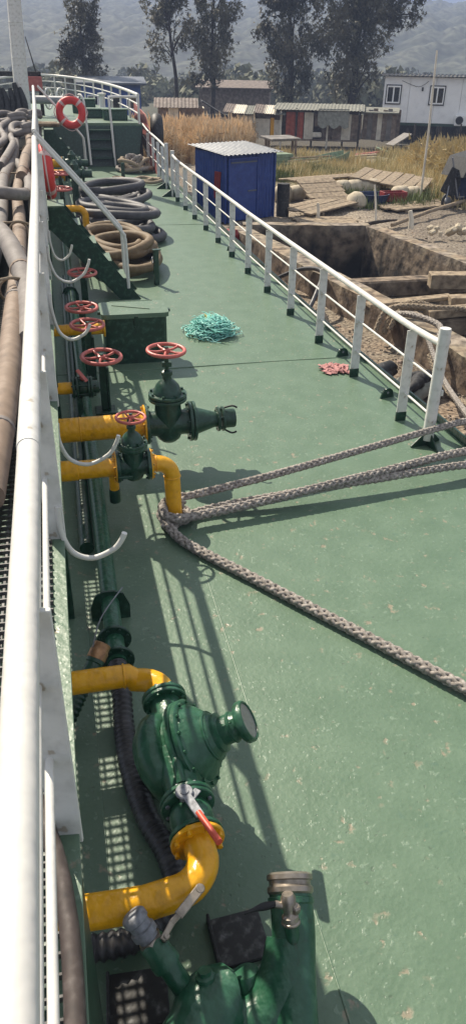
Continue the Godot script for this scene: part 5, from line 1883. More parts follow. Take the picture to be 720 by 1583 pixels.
	for k in 6: part(local_box(V(.1 + k * .85, .3, .1 if k % 2 else -.2), V(.1, 2.4, .1), .01), "stilt", M.shack_white if k % 3 == 0 else M.bark, s)
	part(corrugated_sheet(V(-.35, 1.45, .45), V(4.9, .0, 0), V(.1, .22, -2.4), V(0, 1, .09).normalized(), 26, .014), "roof_sheet", M.tarp, s)
	var tp := MB.new()
	tp.local = true
	for i in 12:
		for j in 5:
			var p := V(2.1 + i * .15, 1.52 - .06 * j - (.03 * j * j if j > 1 else 0.0) - .13 * absf(sin(i * .8)) * j * .4, .25 + .11 * j)
			tp.vert(p, V(0, .4, 1).normalized())
	for i in 11:
		for j in 4:
			var a := i * 5 + j
			tp.t(a, a + 1, a + 6); tp.t(a, a + 6, a + 5)
	part(tp, "hanging_tarp", M.tarp, s)

	var an := building("timber_annex", V(16.75, -.6, -43.0), V(18.3, -.6, -42.3), "dark timber lean-to between the plank shack and the white house", "shack")
	for k in 7: part(local_box(V(.13 + k * .26, .72 + .03 * (k % 3), .01 * (k % 2) - .3), V(.25, 1.4 + .06 * (k % 3), .04), .006), "plank", [M.shack_dark, M.tin, M.shack_dark, M.shack_white][k % 4], an)
	part(local_box(V(.9, 1.42, -.9), V(2.0, .07, 2.0), .01, Basis(Vector3.RIGHT, .08)), "roof", M.tarp, an)
	part(local_box(V(1.0, .7, -1.6), V(2.0, 1.5, .05), .01), "back_wall", M.shack_dark, an)

	# cream shack with collapsing roof sheets
	var c := building("tin_shack", V(9.8, -.6, -45.0), V(12.4, -.6, -44.3), "low shack with pale wall sheets under a sagging patchwork of roofing sheets", "shack")
	for q in [[.9, .9, 1.1, "shack_white"], [1.8, .85, .95, "shack_white"], [2.35, .2, 1.0, "yellow"], [2.62, .35, .9, "shack_white"]]:
		part(local_box(V(q[0], q[2] * .5, .03), V(q[1], q[2], .05), .01), "wall_sheet", M[q[3]], c)
	part(local_box(V(.25, .55, -.3), V(.5, 1.2, .05), .01), "wall_sheet", M.shack_dark, c)
	part(local_box(V(1.4, .6, -1.6), V(2.9, 1.2, .06), .01), "back_wall", M.shack_dark, c)
	for k in 6:
		var w := corrugated_sheet(V(-.35 + k * .55, 1.28 - .05 * (k % 3), .55 + .08 * (k % 2)), V(.62, -.05 + .03 * (k % 3), 0), V(.12, .32, -2.0), V(0, 1, .15).normalized(), 5, .018)
		part(w, "roof_sheet", [M.tin_rust, M.shack_white, M.tarp][k % 3], c)
	for x in [.1, 1.35, 2.8]:
		part(local_box(V(x, .5, .3), V(.09, 1.7, .09), .01), "post", M.shack_white, c)

	# grey roofed hut in the reeds
	var g := building("reed_hut", V(5.95, -.9, -45.6), V(8.5, -.9, -45.2), "grey roofed hut with a pale door standing behind the reeds", "hut")
	for k in 9: part(local_box(V(.14 + k * .28, .85, .01 * (k % 2)), V(.27, 1.7, .05), .006), "plank", M.shack_white if k in [2, 3] else M.shack_dark, g)
	part(local_box(V(1.26, .85, -2.0), V(2.5, 1.7, .06), .01), "back_wall", M.shack_dark, g)
	part(local_box(V(2.5, .85, -1.0), V(.06, 1.7, 2.0), .01), "side_wall", M.shack_white, g)
	for q in [[-1, 0.0], [1, 0.0]]:
		part(corrugated_sheet(V(-.2, 2.15, -.9), V(2.4, 0, 0), V(0, -.42, 1.25 * q[0]), V(0, 1, .3 * q[0]).normalized(), 12, .012), "roof_sheet", M.tin_rust, g)
	part(local_box(V(3.0, 1.7, -.6), V(1.4, .06, 1.9), .01, Basis(Vector3.BACK, -.5)), "lean_to_roof", M.black, g)

	var bl := building("blue_building", V(2.4, -.8, -56), V(6.2, -.8, -55.7), "blue walled building with a grey roof half hidden behind the bow railing", "building")
	part(local_box(V(1.9, 1.2, -2), V(3.8, 2.4, 4), .02), "wall", M.far_blue, bl)
	part(local_box(V(1.9, 2.6, -1.9), V(4.6, .12, 4.8), .02, Basis(Vector3.RIGHT, .06)), "roof", M.zinc, bl)
	for x in [.7, 2.0, 3.2]:
		var wf := part(local_box(V(x, 1.4, .03), V(.7, .8, .07), .01), "window_frame", M.panel_white, bl)
		part(local_box(V(x, 1.4, .05), V(.56, .66, .06), .004), "pane", M.window, wf)
	var lo := building("long_shed", V(13.0, -.9, -72), V(26, -.9, -68), "long low shed with a grey roof seen behind the shacks", "shed")
	part(local_box(V(3, 1.0, -2), V(6, 2.0, 4), .02), "wall", M.shack_dark, lo)
	part(local_box(V(3, 2.2, -1.2), V(6.6, .1, 3.4), .02, Basis(Vector3.RIGHT, .15)), "roof", M.tin_rust, lo)
	part(local_box(V(3, 2.2, -3.6), V(6.6, .1, 2.2), .02, Basis(Vector3.RIGHT, -.15)), "roof", M.tin, lo)

# ------------------------------------------------------------------ trees
func tree(o: Vector3, h: float, r: float, lean: Vector3, blobs: Array, count: int, sd: int, label: String, droop: float, c0: Color, c1: Color, thin := -.06):
	var rg := RandomNumberGenerator.new()
	rg.seed = sd
	var t := thing("casuarina_tree", o, label, "tree", "trees behind the shacks")
	var tm := MB.new()
	var tp := spline([o, o + V(lean.x * .2 + .1, h * .3, lean.z * .2), o + V(lean.x * .5 - .1, h * .6, lean.z * .5), o + V(lean.x, h, lean.z)], .6)
	tm.tube(tp, [r, r * .8, r * .6, r * .35, r * .12], 9)
	var cm := MB.new()
	var dn := noise(sd, .55, 2)
	var tot := 0.0
	for b in blobs: tot += b[1].x * b[1].y * b[1].z
	for b in blobs:
		var bc: Vector3 = o + b[0]
		var br: Vector3 = b[1]
		# limbs into this part of the crown
		var f := clampf((b[0].y - br.y * .7) / h, .12, .9)
		var st := tp[int(f * (tp.size() - 1))]
		for k in 4:
			var e := bc + V(rg.randf_range(-.7, .7) * br.x, rg.randf_range(-.2, .7) * br.y, rg.randf_range(-.7, .7) * br.z)
			tm.tube(spline([st, st.lerp(e, .45) + V(0, .25, 0), e], .5), [r * .36, r * .2, r * .06], 6)
		var n: int = int(count * br.x * br.y * br.z / tot)
		for k in n:
			var d := Vector3(rg.randfn(), rg.randfn(), rg.randfn()).normalized() * pow(rg.randf(), .42)
			var p := bc + d * br * rg.randf_range(.85, 1.12)
			var q := dn.get_noise_3d(p.x * 1.2, p.y, p.z * 1.2)
			if q < thin and rg.randf() < .9: continue
			var tone := clampf(dn.get_noise_3d(p.x * .6 + 40, p.y * .6, p.z * .6) * 1.2 + .45 + rg.randf_range(-.2, .2), 0, 1)
			cm.col = c0.lerp(c1, tone)
			var dir := (V(d.x, d.y * .4, d.z) + V(rg.randf_range(-.6, .6), rg.randf_range(-.4, .4) - droop, rg.randf_range(-.6, .6))).normalized()
			var side := dir.cross(V(rg.randf_range(-1, 1), rg.randf_range(-1, 1), rg.randf_range(-1, 1))).normalized()
			var ln := rg.randf_range(.22, .5)
			var wd := rg.randf_range(.025, .06)
			var nn := dir.cross(side)
			if nn.y < 0: nn = -nn
			var a := cm.vert(p - side * wd * .4, nn)
			cm.vert(p + side * wd, nn); cm.vert(p + dir * ln + V(0, -.1 * droop, 0), nn)
			cm.t(a, a + 1, a + 2)
			var a2 := cm.vert(p + dir * ln * .3, nn)
			cm.vert(p + dir * ln * .5 + side * ln * .45, nn); cm.vert(p + dir * ln * .55 + nn * .04, nn)
			cm.t(a2, a2 + 1, a2 + 2)
			var a3 := cm.vert(p + dir * ln * .2, nn)
			cm.vert(p + dir * ln * .45 - side * ln * .45, nn); cm.vert(p + dir * ln * .5, nn)
			cm.t(a3, a3 + 1, a3 + 2)
	part(tm, "trunk", M.bark, t)
	part(cm, "crown", M.leaf, t)

func build_trees():
	var d0 := Color(0.034, 0.035, 0.02)
	var d1 := Color(0.17, 0.155, 0.095)
	tree(V(2.75, -1.1, -62), 9.0, .16, V(.5, 0, 0), [[V(.1, 3.6, 0), V(1.75, 1.1, 1.5)], [V(.1, 5.2, 0), V(1.45, 1.3, 1.3)], [V(.35, 7.2, 0), V(1.05, 1.7, 1)], [V(.5, 9.2, 0), V(.6, 1.2, .6)]], 6500, 201, "slender dark tree standing alone behind the bow railing, by the blue building", .35, d0, d1, .04)
	tree(V(9.4, -1.0, -61.3), 9.5, .17, V(-.6, 0, .3), [[V(-1.1, 4.8, 0), V(1.0, 1.0, .9)], [V(.6, 5.8, 0), V(1.0, 1.2, .9)], [V(-.7, 7.4, 0), V(1.5, 1.5, 1.2)], [V(.1, 9.6, 0), V(1.2, 1.3, 1)], [V(-1.6, 6.3, 0), V(.6, .8, .6)]], 4800, 202, "open straggly tree with a bare leaning trunk behind the reed hut", .25, d0, d1, .09)
	tree(V(11.9, -1.0, -60.8), 10.0, .2, V(.3, 0, 0), [[V(-.3, 3.6, 0), V(1.3, 1.3, 1.1)], [V(.2, 5.4, .2), V(1.5, 1.5, 1.3)], [V(.5, 7.6, 0), V(1.6, 1.6, 1.3)], [V(.3, 9.8, 0), V(1.3, 1.4, 1.1)]], 7200, 203, "middle drooping tree between the straggly tree and the dense pair", .5, d0, d1, .06)
	tree(V(17.4, -1.0, -59.5), 12.0, .26, V(-.4, 0, 0), [[V(-.1, 3.6, 0), V(1.6, 1.9, 1.4)], [V(-.7, 6.0, .3), V(2.0, 1.9, 1.5)], [V(-.5, 8.6, 0), V(2.1, 2.0, 1.5)], [V(-.1, 11.2, 0), V(1.6, 1.8, 1.4)]], 13500, 204, "tall dense tree on the left of the dark pair behind the plank shack", .5, d0, d1 * .9, .0)
	tree(V(21.6, -1.0, -58.2), 13.0, .34, V(.3, 0, 0), [[V(-.1, 3.3, 0), V(1.9, 1.7, 1.6)], [V(-.6, 5.6, .3), V(3.0, 1.8, 1.9)], [V(.3, 8.0, 0), V(3.7, 2.3, 2.3)], [V(3.3, 6.9, 0), V(1.5, .8, 1.1)], [V(3.7, 8.3, 0), V(1.3, .9, 1.1)], [V(.3, 10.8, 0), V(3.4, 2.2, 2.1)], [V(.2, 13.2, 0), V(2.2, 1.8, 1.7)]], 26000, 205, "largest dense dark tree, right of the pair, next to the white house", .5, d0, d1 * .85, .0)

# ------------------------------------------------------------------ things lying on the shore
func planks(o: Vector3, dir: Vector3, len: float, n: int, wd: float, tilt: float, prop: float, label: String, sd: int):
	var rg := RandomNumberGenerator.new()
	rg.seed = sd
	var t := thing("plank_platform", o, label, "planks", "plank platforms on the mud")
	var d := dir.normalized()
	var s := d.cross(Vector3.UP).normalized()
	var bs := Basis(s, Vector3.UP, -d).rotated(d, tilt)
	for k in n:
		var b := MB.new()
		var q := 1.0 + rg.randf_range(-.12, .1)
		b.col = Color(1, 1, 1) * rg.randf_range(.82, 1.12)
		b.box(o + bs * V((k - (n - 1) * .5) * wd, rg.randf_range(0, .012) + prop, rg.randf_range(-.08, .08)), V(wd * .95, .045, len * q), bs.rotated(Vector3.UP, rg.randf_range(-.02, .02)), .008)
		part(b, "plank", M.wood, t)
	for k in [-1, 1]:
		var b := MB.new()
		b.col = Color(.8, .8, .8)
		b.box(o + bs * V(0, prop - .06, k * len * .33), V(wd * n, .07, .09), bs, .008)
		part(b, "bearer", M.wood, t)

func build_shore_clutter():
	planks(V(10.75, -.6, -24.6), V(-.53, 0, .85), 2.9, 7, .34, -.10, .42, "broad sloping platform of grey planks propped on floats near the leaning pole", 301)
	planks(V(7.75, -.55, -22.6), V(.95, 0, -.25), 1.35, 5, .3, .3, .35, "short plank ramp like a ladder, left of the broad platform", 302)
	planks(V(7.5, -.6, -21.4), V(.72, 0, -.65), 3.3, 4, .26, .06, .2, "long low walkway of weathered planks in front of the floats", 303)
	planks(V(6.9, -.6, -19.6), V(.95, 0, .1), 1.7, 3, .3, .02, .06, "thin boards lying flat on the pale clay between the shed and the pit", 304)
	planks(V(8.9, -.6, -25.6), V(.9, 0, -.35), 3.2, 3, .28, -.05, .35, "plank gangway running back between the two raised platforms", 305)
	planks(V(10.4, -.6, -21.6), V(.9, 0, -.3), 2.6, 3, .3, .02, .08, "low boards on the mud beyond the red crate", 306)
	for q in [[7.25, -23.5, .23, "pale round float under the left end of the short ramp"], [7.7, -23.9, .2, "small float tucked behind the short plank ramp"], [8.45, -23.7, .24, "pale round float right beside the short plank ramp"], [8.85, -24.0, .25, "pale float second from the ramp under the gangway"], [9.3, -24.0, .26, "large pale float in the middle of the row under the gangway"], [9.75, -23.9, .27, "pale float at the left corner of the broad platform"], [10.35, -22.9, .23, "pale float under the front edge of the broad platform, left of two"], [10.75, -22.9, .22, "pale float under the front edge of the broad platform, right of two"], [6.75, -23.3, .24, "pale float nearest to the blue shed"]]:
		var b := MB.new()
		var R: float = q[2]
		b.lathe([Vector2(0, -R * 1.2), Vector2(R * .6, -R * 1.12), Vector2(R * .93, -R * .8), Vector2(R, -R * .3), Vector2(R, R * .3), Vector2(R * .93, R * .8), Vector2(R * .6, R * 1.12), Vector2(0, R * 1.2)], V(q[0], land(q[0], q[1]) + R * .9, q[1]), V(.8, .1, .5 - q[2]), 20)
		solo(b, "float_drum", M.float, q[3], "float", "pale floats under the planks")
	var cr := thing("red_crate", V(9.85, -.6, -22.2), "small dark red crate standing on the boards in front of the broad platform", "crate")
	for q in [[V(9.85, -.36, -22.05), V(.72, .26, .03)], [V(9.85, -.36, -22.43), V(.72, .26, .03)], [V(9.5, -.36, -22.24), V(.03, .26, .36)], [V(10.2, -.36, -22.24), V(.03, .26, .36)], [V(9.85, -.48, -22.24), V(.7, .03, .38)]]:
		var b := MB.new()
		b.box(q[0], q[1], Basis(), .006)
		part(b, "side" if q[1].y > .1 else "bottom", M.crate, cr)
	var tb := MB.new()
	tb.lathe([Vector2(0, 0), Vector2(.36, 0), Vector2(.46, .32), Vector2(.48, .33), Vector2(.44, .33), Vector2(.34, .04), Vector2(0, .04)], V(9.2, -.6, -22.2), Vector3.UP, 22)
	solo(tb, "dark_tub", M.blue_cloth, "dark blue-grey round tub beside the red crate", "tub")
	var sk := MB.new()
	sk.lathe([Vector2(0, 0), Vector2(.25, 0), Vector2(.32, .12), Vector2(.27, .3), Vector2(.12, .42), Vector2(.05, .43), Vector2(0, .43)], V(8.55, -.6, -21.9), V(.1, 1, .05), 12)
	solo(sk, "white_sack", M.float, "pale slumped sack in front of the floats, left of the tub", "sack")
	for q in [[V(10.86, -.6, -22.5), V(10.76, 3.35, -22.5), .035, "tall thin leaning pole stuck in the mud in front of the white house"], [V(8.1, -.6, -19.2), V(8.05, .35, -19.4), .03, "short pale stake standing on the mud in front of the tub"], [V(8.35, -.4, -17.6), V(8.3, .0, -17.65), .07, "stubby wooden post near the corner of the pit"], [V(6.75, -.6, -19.9), V(6.74, -.15, -19.95), .05, "small grey peg standing on the thin boards"]]:
		var b := MB.new()
		b.tube(path([q[0], q[0].lerp(q[1], .5) + V(.02, 0, .01), q[1]]), [q[2], q[2] * .9, q[2] * .7], 9)
		solo(b, "wooden_stake", M.shack_white, q[3], "pole", "poles stuck in the mud")
	var lp := MB.new()
	lp.tube(path([V(8.3, -.5, -18.6), V(10.0, -.42, -20.0), V(12.3, -.38, -21.8)]), .05, 9)
	solo(lp, "long_spar", M.wood, "long pale spar lying across the mud towards the right edge", "spar")
	# wheeled cart with black hood
	var ct := thing("hooded_cart", V(11.6, -.55, -21.6), "old cart with black hood and blue seat cloth at the right edge", "cart")
	var hd := MB.new()
	hd.prism(PackedVector2Array([Vector2(-.6, .85), Vector2(-.35, 1.35), Vector2(.5, 1.5), Vector2(.8, 1.3), Vector2(.8, .75), Vector2(.1, .8)]), Transform3D(Basis(Vector3.UP, .3), V(11.75, -.6, -22.2)), .9)
	part(hd, "hood", M.black, ct)
	var st := MB.new()
	st.box(V(11.95, .0, -21.6), V(.8, .7, .7), Basis(Vector3.UP, .3) * Basis(Vector3.BACK, .3), .08)
	part(st, "seat_cloth", M.blue_cloth, ct)
	for q in [V(11.25, -.42, -21.5), V(12.3, -.42, -21.2)]:
		var w := MB.new()
		w.torus(q, V(.3, 0, 1), .2, .045, 20, 8)
		var tyre := part(w, "wheel", M.black, ct)
		var hb := MB.new()
		hb.lathe([Vector2(0, -.03), Vector2(.12, -.02), Vector2(.12, .02), Vector2(0, .03)], q, V(.3, 0, 1), 14)
		part(hb, "hub", M.galv, tyre)
	for q in [[V(11.2, .75, -21.5), V(11.5, -.3, -21.4)], [V(11.5, -.3, -21.4), V(12.4, -.2, -21.2)], [V(11.25, .3, -21.55), V(11.1, -.4, -21.3)], [V(12.3, .8, -21.6), V(12.4, -.3, -21.2)]]:
		var fr := MB.new()
		fr.rod(q[0], q[1], .025, 8)
		part(fr, "frame_tube", M.galv, ct)
	var ap := MB.new()
	ap.box(V(11.3, .1, -21.45), V(.5, .7, .05), Basis(Vector3.BACK, -.4), .02)
	part(ap, "side_flap", M.black, ct)

	# green sampan and things near it
	var bo := thing("green_sampan", V(10.4, -.65, -32.2), "faded green wooden sampan lying in the grass in front of the plank shack", "boat")
	var hull := MB.new()
	var a0 := V(8.3, 0, -30.6)
	var a1 := V(12.6, 0, -33.9)
	var dd := (a1 - a0).normalized()
	var ss := dd.cross(Vector3.UP)
	var rows := 17
	for i in rows:
		var f := i / (rows - 1.0)
		var wdt := .62 * pow(sin(lerpf(.28, 1.0, 1.0 - f) * PI * .5), .8) * (1.0 if f < .85 else 1.0 - (f - .85) * 3.0)
		var yt := -.42 + .5 * pow(absf(f - .42), 1.8)
		var ce := a0.lerp(a1, f)
		for q in [[-1.0, yt], [-.86, yt - .2], [-.55, -.9 + .5 * maxf(0, f - .7)], [.55, -.9 + .5 * maxf(0, f - .7)], [.86, yt - .2], [1.0, yt], [.93, yt], [.5, -.78 + .5 * maxf(0, f - .7)], [-.5, -.78 + .5 * maxf(0, f - .7)], [-.93, yt], [-1.0, yt]]:
			hull.vert(ce + ss * q[0] * wdt + V(0, q[1], 0), Vector3.UP)
	for i in rows:
		for k in 11:
			var e := hull.v[mini(i + 1, rows - 1) * 11 + k] - hull.v[maxi(i - 1, 0) * 11 + k]
			var h2 := hull.v[i * 11 + mini(k + 1, 10)] - hull.v[i * 11 + maxi(k - 1, 0)]
			hull.n[i * 11 + k] = e.cross(h2).normalized()
	for i in rows - 1:
		for k in 10:
			var a := i * 11 + k
			hull.t(a, a + 1, a + 12); hull.t(a, a + 12, a + 11)
	part(hull, "hull", M.boat, bo)
	for f in [.25, .5, .72]:
		var b := MB.new()
		b.box(a0.lerp(a1, f) + V(0, -.5, 0), V(.2, .04, .95), Basis(dd, Vector3.UP, -ss), .006)
		part(b, "thwart", M.wood, bo)
	for q in [[V(9.4, -.28, -31.6), V(11.4, -.3, -32.4)], [V(9.2, -.36, -31.2), V(11.0, -.4, -32.5)]]:
		var b := MB.new()
		b.rod(q[0], q[1], .03, 8)
		part(b, "oar", M.wood, bo)
	var cb := thing("green_locker", V(8.9, -.4, -31.9), "pale green wooden locker standing behind the end of the sampan, next to the blue shed", "locker")
	for k in 4:
		var b := MB.new()
		b.box(V(9.05, -.62 + k * .14, -31.6), V(.8, .13, .05), Basis(Vector3.UP, .2), .01)
		part(b, "plank", M.boat, cb)
	var b5 := MB.new()
	b5.box(V(9.1, -.42, -32.0), V(.8, .55, .7), Basis(Vector3.UP, .2), .02)
	part(b5, "box_body", M.boat, cb)
	var tb2 := thing("grey_table", V(9.9, -.7, -36.0), "grey slab table top behind the blue shed, in front of the tin shack", "table")
	var b6 := MB.new()
	b6.box(V(10.2, .08, -36.0), V(1.5, .1, 1.1), Basis(Vector3.UP, .25) * Basis(Vector3.RIGHT, .06), .015)
	part(b6, "table_top", M.tin, tb2)
	for q in [[9.6, -36.3], [10.8, -36.1], [9.6, -35.8], [10.8, -35.6]]:
		var b := MB.new()
		b.box(V(q[0], -.4, q[1]), V(.1, 1.0, .1), Basis(), .01)
		part(b, "leg", M.shack_dark, tb2)
	var sl := thing("tilted_bench", V(17.0, -1, -38.5), "bench with a tilted pale lid standing in front of the white house's stilts", "bench")
	var b7 := MB.new()
	b7.box(V(17.0, -.2, -38.5), V(1.15, .06, .7), Basis(Vector3.UP, .2) * Basis(Vector3.BACK, .45), .01)
	part(b7, "lid", M.tin, sl)
	var b8 := MB.new()
	b8.box(V(17.1, -.75, -38.6), V(.7, .6, .5), Basis(Vector3.UP, .2), .02)
	part(b8, "box_body", M.black, sl)
	var gp := MB.new()
	gp.box(V(16.3, -.72, -37.8), V(1.4, .05, .5), Basis(Vector3.UP, -.4) * Basis(Vector3.BACK, -.3), .01)
	solo(gp, "green_board", M.boat, "green board lying tilted in the grass below the tilted bench", "board")
	for q in [[15.4, -38.2, .05, "reddish-brown board among the grass left of the green board"], [18.4, -37.5, .3, "pale flat board on the ground right of the tilted bench"], [14.5, -37.0, -.2, "grey board in the grass in front of the plank shack"]]:
		var b := MB.new()
		b.box(V(q[0], land(q[0], q[1]) + .12, q[1]), V(1.5, .05, .35), Basis(Vector3.UP, q[2]) * Basis(Vector3.BACK, .08), .01)
		solo(b, "loose_board", M.pink if q[0] < 16 and q[0] > 15 else M.wood, q[3], "board", "loose boards in the grass")
	# near the ship: black tarpaulin folds, red scrap, old hose, plastic pile
	var bt := thing("torn_tarpaulin", V(4.25, -.8, -9.1), "folds of torn black tarpaulin between the ship and the pit", "tarpaulin")
	var rg := RandomNumberGenerator.new()
	rg.seed = 44
	for k in 7:
		var pts := []
		var o := V(3.95 + .1 * k + rg.randf_range(-.06, .06), -.78 + .06 * (k % 3), -9.2 + .12 * k + rg.randf_range(-.1, .1))
		for j in 5: pts.append(o + V(j * .15 - .25 + rg.randf_range(-.05, .05), rg.randf_range(0, .1), -.12 * j + .2 + rg.randf_range(-.06, .06)))
		var m := MB.new()
		m.tube(spline(pts, .08), [.03, .09, .12, .1, .03], 7)
		part(m, "fold", M.black if k % 3 else M.tarp, bt)
	var rs := MB.new()
	rs.box(V(4.2, -.76, -10.4), V(.3, .03, .16), Basis(Vector3.UP, .5), .01)
	solo(rs, "red_scrap", M.crate, "scrap of red cloth on the ground by the pit wall", "scrap")
	var oh := MB.new()
	oh.tube(spline([V(3.5, -.5, -11.4), V(3.9, -.6, -11.8), V(4.3, -.35, -12.4), V(4.55, -.2, -13.0), V(4.4, -.35, -13.8), V(4.0, -.7, -14.4)], .1), .04, 9)
	solo(oh, "old_hose", M.hose_black, "old black hose looping over the near wall of the pit", "hose")
	var rh := MB.new()
	rh.tube(spline([V(3.6, -.75, -10.2), V(3.85, -.7, -10.6), V(4.1, -.6, -11.2), V(4.2, -.55, -11.9)], .1), .035, 8)
	solo(rh, "rusty_cable", M.bark, "rusty brown cable lying on the ground beside the railing", "cable")
	var rb := MB.new()
	rb.box(V(3.85, -.52, -17.4), V(.4, .5, .4), Basis(Vector3.UP, .4), .1)
	solo(rb, "red_drum", M.crate, "faded red drum below the railing in front of the blue shed", "drum")
	var pp := thing("white_litter", V(9.0, -.5, -16.9), "heap of whitish rubble on the rim right of the pit", "rubble")
	for k in 14:
		var m := MB.new()
		var R := rg.randf_range(.06, .16)
		m.box(V(9.0 + rg.randf_range(-.4, .4), -.42 + rg.randf_range(0, .12), -16.9 + rg.randf_range(-.35, .35)), V(R * 1.6, R, R * 1.3), Basis(Vector3(rg.randf(), rg.randf(), .3).normalized(), rg.randf() * 3.0), R * .25)
		part(m, "stone", M.float, pp)
	# driftwood and branches
	for q in [[V(9.2, -.4, -15.6), V(10.2, -.3, -15.2), "dark driftwood branch on the mud right of the pit"], [V(7.4, -.5, -18.6), V(8.6, -.45, -19.0), "thin driftwood stick behind the pit"], [V(8.6, -.36, -14.4), V(9.8, -.3, -14.9), "thicker driftwood log at the right edge near the pit rim"], [V(11.0, -.5, -19.4), V(12.6, -.45, -19.0), "pale stick on the mud below the cart"]]:
		var b := MB.new()
		b.tube(spline([q[0], q[0].lerp(q[1], .4) + V(.05, .05, .08), q[1]], .15), [.05, .045, .02], 7)
		solo(b, "driftwood", M.bark, q[2], "driftwood", "driftwood on the mud")
	# gravel, chips and leaf litter
	var ch := MB.new()
	ch.box(Vector3.ZERO, V(1, .45, .7), Basis(), .2)
	var mm := MultiMesh.new()
	mm.transform_format = MultiMesh.TRANSFORM_3D
	mm.use_colors = true
	mm.mesh = ch.mesh()
	var xf := []
	var co := []
	for k in 5200:
		var x := rg.randf_range(3.5, 5.4)
		var z := rg.randf_range(-17.5, -4.0)
		if k > 2600:
			x = rg.randf_range(4.0, 14.0); z = rg.randf_range(-27, -8)
		if Geometry2D.is_point_in_polygon(Vector2(x, z), PIT): continue
		var s := rg.randf_range(.012, .05) * (1.0 if rg.randf() < .93 else 2.2)
		xf.append(Transform3D(Basis(V(rg.randf_range(-.4, .4), 1, rg.randf_range(-.4, .4)).normalized(), rg.randf() * TAU).scaled(V(s, s, s)), V(x, land(x, z) + s * .1, z)))
		var u := rg.randf()
		co.append(Color(.10, .085, .07).lerp(Color(.36, .29, .22), u) if u < .8 else Color(.30, .17, .10).lerp(Color(.45, .42, .38), rg.randf()))
	mm.instance_count = xf.size()
	for k in xf.size():
		mm.set_instance_transform(k, xf[k]); mm.set_instance_color(k, co[k])
	var mi := MultiMeshInstance3D.new()
	mi.multimesh = mm
	mi.material_override = M.straw
	mi.name = "ground_litter"
	tag(mi, "stones, chips and dead leaves scattered over the muddy shore", "litter", "", "stuff")
	add_child(mi)

# ------------------------------------------------------------------ reeds and grass
func blades(sd: int, n: int, h: float, spread: float, bend: float, wd: float, c0: Color, c1: Color, plume: Color, pl: float) -> ArrayMesh:
	var rg := RandomNumberGenerator.new()
	rg.seed = sd
	var mb := MB.new()
	for k in n:
		var an := rg.randf() * TAU
		var o := V(cos(an), 0, sin(an)) * spread * sqrt(rg.randf())
		var hh := h * rg.randf_range(.55, 1.0)
		var b2 := rg.randf() * TAU
		var tip := o + V(cos(b2) * bend * hh * rg.randf_range(.2, 1), hh, sin(b2) * bend * hh * rg.randf_range(.2, 1))
		var mid := o.lerp(tip, .5) - V(cos(b2), 0, sin(b2)) * bend * hh * .12
		var sd2 := V(-sin(b2 + .6), 0, cos(b2 + .6)) * wd
		mb.col = c0.lerp(c1, rg.randf())
		mb.quad(o - sd2, o + sd2, mid + sd2 * .8, mid - sd2 * .8, V(.2, 1, .3))
		mb.tri(mid - sd2 * .8, mid + sd2 * .8, tip, V(.2, 1, .3))
		if pl > 0:
			for j in 3:
				var lf := o.lerp(tip, rg.randf_range(.3, .8))
				var a3 := rg.randf() * TAU
				var e := lf + V(cos(a3) * .32, rg.randf_range(-.1, .25), sin(a3) * .32)
				mb.tri(lf, lf + V(0, .05, 0), e, V(.2, 1, .3))
			if rg.randf() < .6:
				mb.col = plume
				mb.tri(tip + V(-.05, -pl, 0), tip + V(.05, -pl * .8, 0), tip + V(cos(b2) * .08, .06, sin(b2) * .08), V(0, 1, .3))
				mb.tri(tip + V(0, -pl, -.05), tip + V(0, -pl * .7, .05), tip + V(cos(b2) * .1, .04, sin(b2) * .08), V(0, 1, .3))
	return mb.mesh()

func scatter(called: String, me: ArrayMesh, pts: Array, sc0: float, sc1: float, label: String, cat: String, tint0: Color, tint1: Color, sd: int):
	var rg := RandomNumberGenerator.new()
	rg.seed = sd
	var mm := MultiMesh.new()
	mm.transform_format = MultiMesh.TRANSFORM_3D
	mm.use_colors = true
	mm.mesh = me
	mm.instance_count = pts.size()
	for k in pts.size():
		var s := rg.randf_range(sc0, sc1)
		var p: Vector2 = pts[k]
		mm.set_instance_transform(k, Transform3D(Basis(Vector3.UP, rg.randf() * TAU).scaled(V(s, s * rg.randf_range(.8, 1.15), s)), V(p.x, land(p.x, p.y) - .02, p.y)))
		mm.set_instance_color(k, tint0.lerp(tint1, rg.randf()))
	var mi := MultiMeshInstance3D.new()
	mi.multimesh = mm
	mi.material_override = M.straw
	mi.name = called
	tag(mi, label, cat, "", "stuff")
	add_child(mi)

